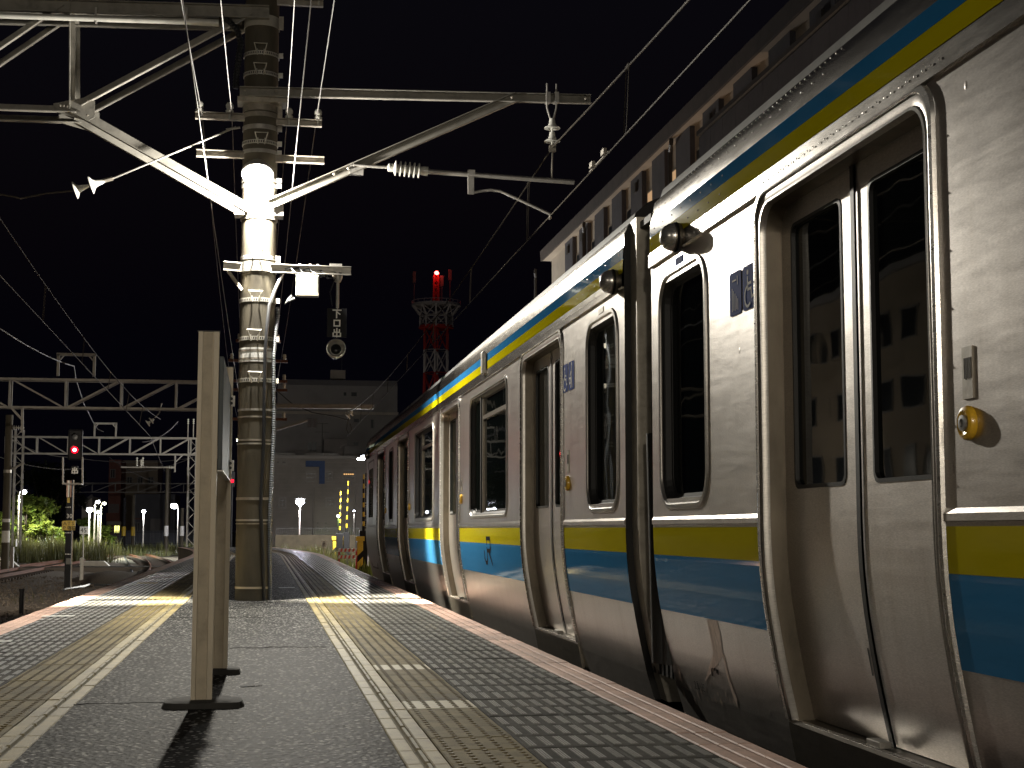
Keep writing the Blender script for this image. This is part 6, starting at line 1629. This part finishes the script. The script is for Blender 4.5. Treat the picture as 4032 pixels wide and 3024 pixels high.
MB().box((U(528,2000,164.8).x, 164.85, U(528,2045,165).z), (U(560,2000,164.8).x, 165.02, U(528,2040,165).z)).build('awning', 'wall_brick', h3)
h4 = thing('white_house', (U(350,2000,150).x, 150, ZB), 'pale gabled house end behind the lamp cluster', 'house')
m = MB(); x0, x1 = U(322,2000,150).x, U(362,2000,150).x; z1 = U(340,1985,150).z; z2 = U(340,1955,150).z
m.box((x0,150,ZB), (x1,158,z1)).add([(x0,150,z1),(x1,150,z1),(x1,150,z2),(x0,158,z1),(x1,158,z1),(x1,158,z2)], [(0,1,2),(3,5,4),(0,2,5,3)]); m.build('wall', 'wall_cream', h4)
MB().bar((x0-.3,149.6,z1-.1), (x1+.1,149.6,z2+.1), .3, .12, (0,1,0)).build('roof_edge', 'frame_dark', h4)
fb = thing('boundary_fence', (U(600,2100,140).x, 140, ZB), 'dark upright-bar boundary fence in front of the shed and houses', 'fence')
x0, x1 = U(410,2100,140).x, U(900,2100,140).x; zf = U(600,2095,140).z
m = MB(); m.bar((x0,140,zf), (x1,140,zf), .06, .06); m.bar((x0,140,zf-1.0), (x1,140,zf-1.0), .06, .06); m.build('rails', 'sign_black', fb)
f0 = None; n = 90
for k in range(n):
    x = x0+(x1-x0)*k/n
    if f0 is None: f0 = MB().bar((x,140,ZB), (x,140,zf+.15), .06, .06, (0,1,0)).build('picket', 'sign_black', fb)
    else: c = f0.copy(); col.objects.link(c); c.location = f0.location + Vector((x-x0,0,0))
for k, (px, pt_, Y, lab) in enumerate(((490,1960,118,'slim dark pole in front of the brick house'),(527,1950,122,'slim brown pole between brick house and shed'),(660,1835,110,'pole with white band by the bright street lamp'),(718,2000,112,'short slotted pole left of the far lattice column'))):
    p = on_y(px, pt_, Y); t = thing('utility_pole', (p.x, Y, ZB), lab, 'pole', 'slim poles beyond the tracks')
    MB().tube((p.x, Y, ZB-.02), (p.x, Y, p.z), .15, 12, .12).build('shaft', 'sign_black' if k == 0 else 'concrete_pole', t, smooth=True)
    MB().lathe([(.152,0),(.158,0),(.158,.7),(.15,.7)], (p.x, Y, on_y(px,2110,Y).z), n=12).build('band', 'sign_white' if k > 1 else 'paint_yellow', t)
# ------------------------------------------------------------------ assumed unseen lamps of the station behind the camera
def assumed_station_lamp(x, y, z, power, label, color=(1.0,.90,.74)):
    t = thing('assumed_platform_lamp', (x, y, 0), label, 'lamp', 'assumed double-headed platform lamps')
    MB().tube((x, y, -.02 if abs(x) < 1.5 else ZB), (x, y, z+.1), .07, 12, .055).build('post', 'beige', t, smooth=True)
    MB().bar((x-.7, y, z+.1), (x+.7, y, z+.1), .06, .06).build('arm', 'beige', t)
    for s in (-1, 1):
        hd_ = MB().box((x+s*.75-.45, y-.10, z+.03), (x+s*.75+.45, y+.10, z+.12)).build('lamp_head', 'sign_white', t, bevel=.01)
        MB().box((x+s*.75-.42, y-.07, z+.0), (x+s*.75+.42, y+.07, z+.028)).build('tube_light', 'lamp_tube', hd_)
        lamp('lamp_light', 'POINT', (x+s*.75, y, z-.12), power, color, t, .25)
    return t
assumed_station_lamp(-.17, -7.5, 3.9, 330, 'assumed unseen double-headed platform lamp on a beige post, the one closer to the station sign')
assumed_station_lamp(-.17, -19.0, 3.9, 260, 'assumed unseen double-headed platform lamp on a beige post, the one farther from the station sign')
assumed_station_lamp(-8.2, -3.0, 4.2, 95, 'assumed unseen double-headed lamp post standing in the ballast across the track from the platform')
for k, y in enumerate((24, 40, 56)):  # lamps added out of sight behind the train to light the block's soffit
    t = thing('street_lamp', (9.6, y, ZB), 'added unseen warm street lamp between train and apartment block, lighting the soffit', 'street lamp', 'added street lamps behind the train')
    MB().tube((9.6, y, ZB), (9.6, y, 4.4), .06, 10, .045).build('post', 'galv_old', t, smooth=True)
    MB().lathe([(.03,.2),(.16,.12),(.18,0),(.12,-.01)], (9.6, y, 4.4), n=14).build('lamp_hood', 'galv', t, smooth=True)
    MB().ball((9.6, y, 4.36), .12, 12, 8).build('globe', 'lamp_tube', t, smooth=True)
    lamp('lamp_light', 'POINT', (9.6, y, 4.15), 420, (1.0,.70,.46), t, .15)
# apartment house on the far side of the left tracks (it shows mirrored in the door glass)
ax_ = -25.0
ah = thing('apartment_house', (ax_-5, 66, ZB), 'beige apartment house across the tracks, mirrored in the train door glass', 'building')
MB().box((ax_-10, 50, ZB), (ax_, 82, 12.5)).build('wall', 'wall_tan', ah)
MB().box((ax_-10.3, 49.7, 12.5), (ax_+.3, 82.3, 12.9)).build('roof_slab', 'wall_grey', ah)
pn0 = None
for k in range(10):
    for f in range(4):
        y, z = 51.5+3.1*k, -.2+3.2*f
        if pn0 is None:
            pn0 = MB().box((ax_-.02, y, z), (ax_+.08, y+1.7, z+1.5)).build('window', 'frame_light', ah); pq0 = MB().quad((ax_+.085, y+.08, z+.08), (ax_+.085, y+1.62, z+.08), (ax_+.085, y+1.62, z+1.42), (ax_+.085, y+.08, z+1.42)).build('pane', 'pane', pn0)
            o0_ = Vector((0, y, z))
        else:
            c = pn0.copy(); col.objects.link(c); c.location = pn0.location + Vector((0, y, z)) - o0_
            p_ = pq0.copy(); col.objects.link(p_); p_.parent = c
for lx_, y, pw_, lb_ in ((-19.5, 57, 500, 'added unseen street lamp lighting the beige apartment house, the nearer of two'), (-19.5, 73, 500, 'added unseen street lamp lighting the beige apartment house, the farther of two')):  # out-of-view lamps added to light the mirrored house
    t = thing('street_lamp', (lx_, y, ZB), lb_, 'street lamp', 'added street lamps by the apartment house')
    MB().tube((lx_, y, ZB), (lx_, y, 4.2), .06, 10, .045).build('post', 'galv_old', t, smooth=True)
    MB().lathe([(.03,.2),(.16,.12),(.18,0),(.12,-.01)], (lx_, y, 4.2), n=14).build('lamp_hood', 'galv', t, smooth=True)
    MB().ball((lx_, y, 4.16), .12, 12, 8).build('globe', 'lamp_warmish', t, smooth=True)
    lamp('lamp_light', 'SPOT', (lx_, y, 3.95), pw_, (1.0,.9,.7), t, .15, aim=(-1,0,.1), cone=140, blend=.4)
# unseen floodlight added at the foot of the tower to brighten it
t = thing('added_tower_floodlight', (xc-7, YT-14, ZB), 'added unseen floodlight mast washing the lattice tower with light', 'lamp')
MB().tube((xc-7, YT-14, ZB), (xc-7, YT-14, 8.0), .1, 10).build('post', 'galv_old', t)
MB().box((xc-7.3, YT-14.1, 8.0), (xc-6.7, YT-13.8, 8.4)).build('housing', 'galv', t)
lamp('lamp_light', 'SPOT', (xc-7, YT-13.6, 8.3), 420, (1.0,.9,.78), t, .2, aim=(7,14,22), cone=50, blend=.6)
# unseen trackside floodlight added to brighten signal, ballast and crossing
t = thing('added_trackside_floodlight', (-7.4, 24, ZB), 'added unseen floodlight post in the ballast, shining towards the red signal', 'lamp')
MB().tube((-7.4, 24, ZB), (-7.4, 24, 4.6), .07, 10, .055).build('post', 'galv_old', t, smooth=True)
MB().box((-7.62, 23.9, 4.55), (-7.18, 24.12, 4.85)).build('housing', 'galv', t, bevel=.02)
MB().box((-7.58, 24.121, 4.59), (-7.22, 24.14, 4.81)).build('lens', 'lamp_tube', t)
lamp('lamp_light', 'SPOT', (-7.4, 24.3, 4.65), 3400, (1.0,.88,.70), t, .15, aim=(-.03,1,-.24), cone=42, blend=.7)
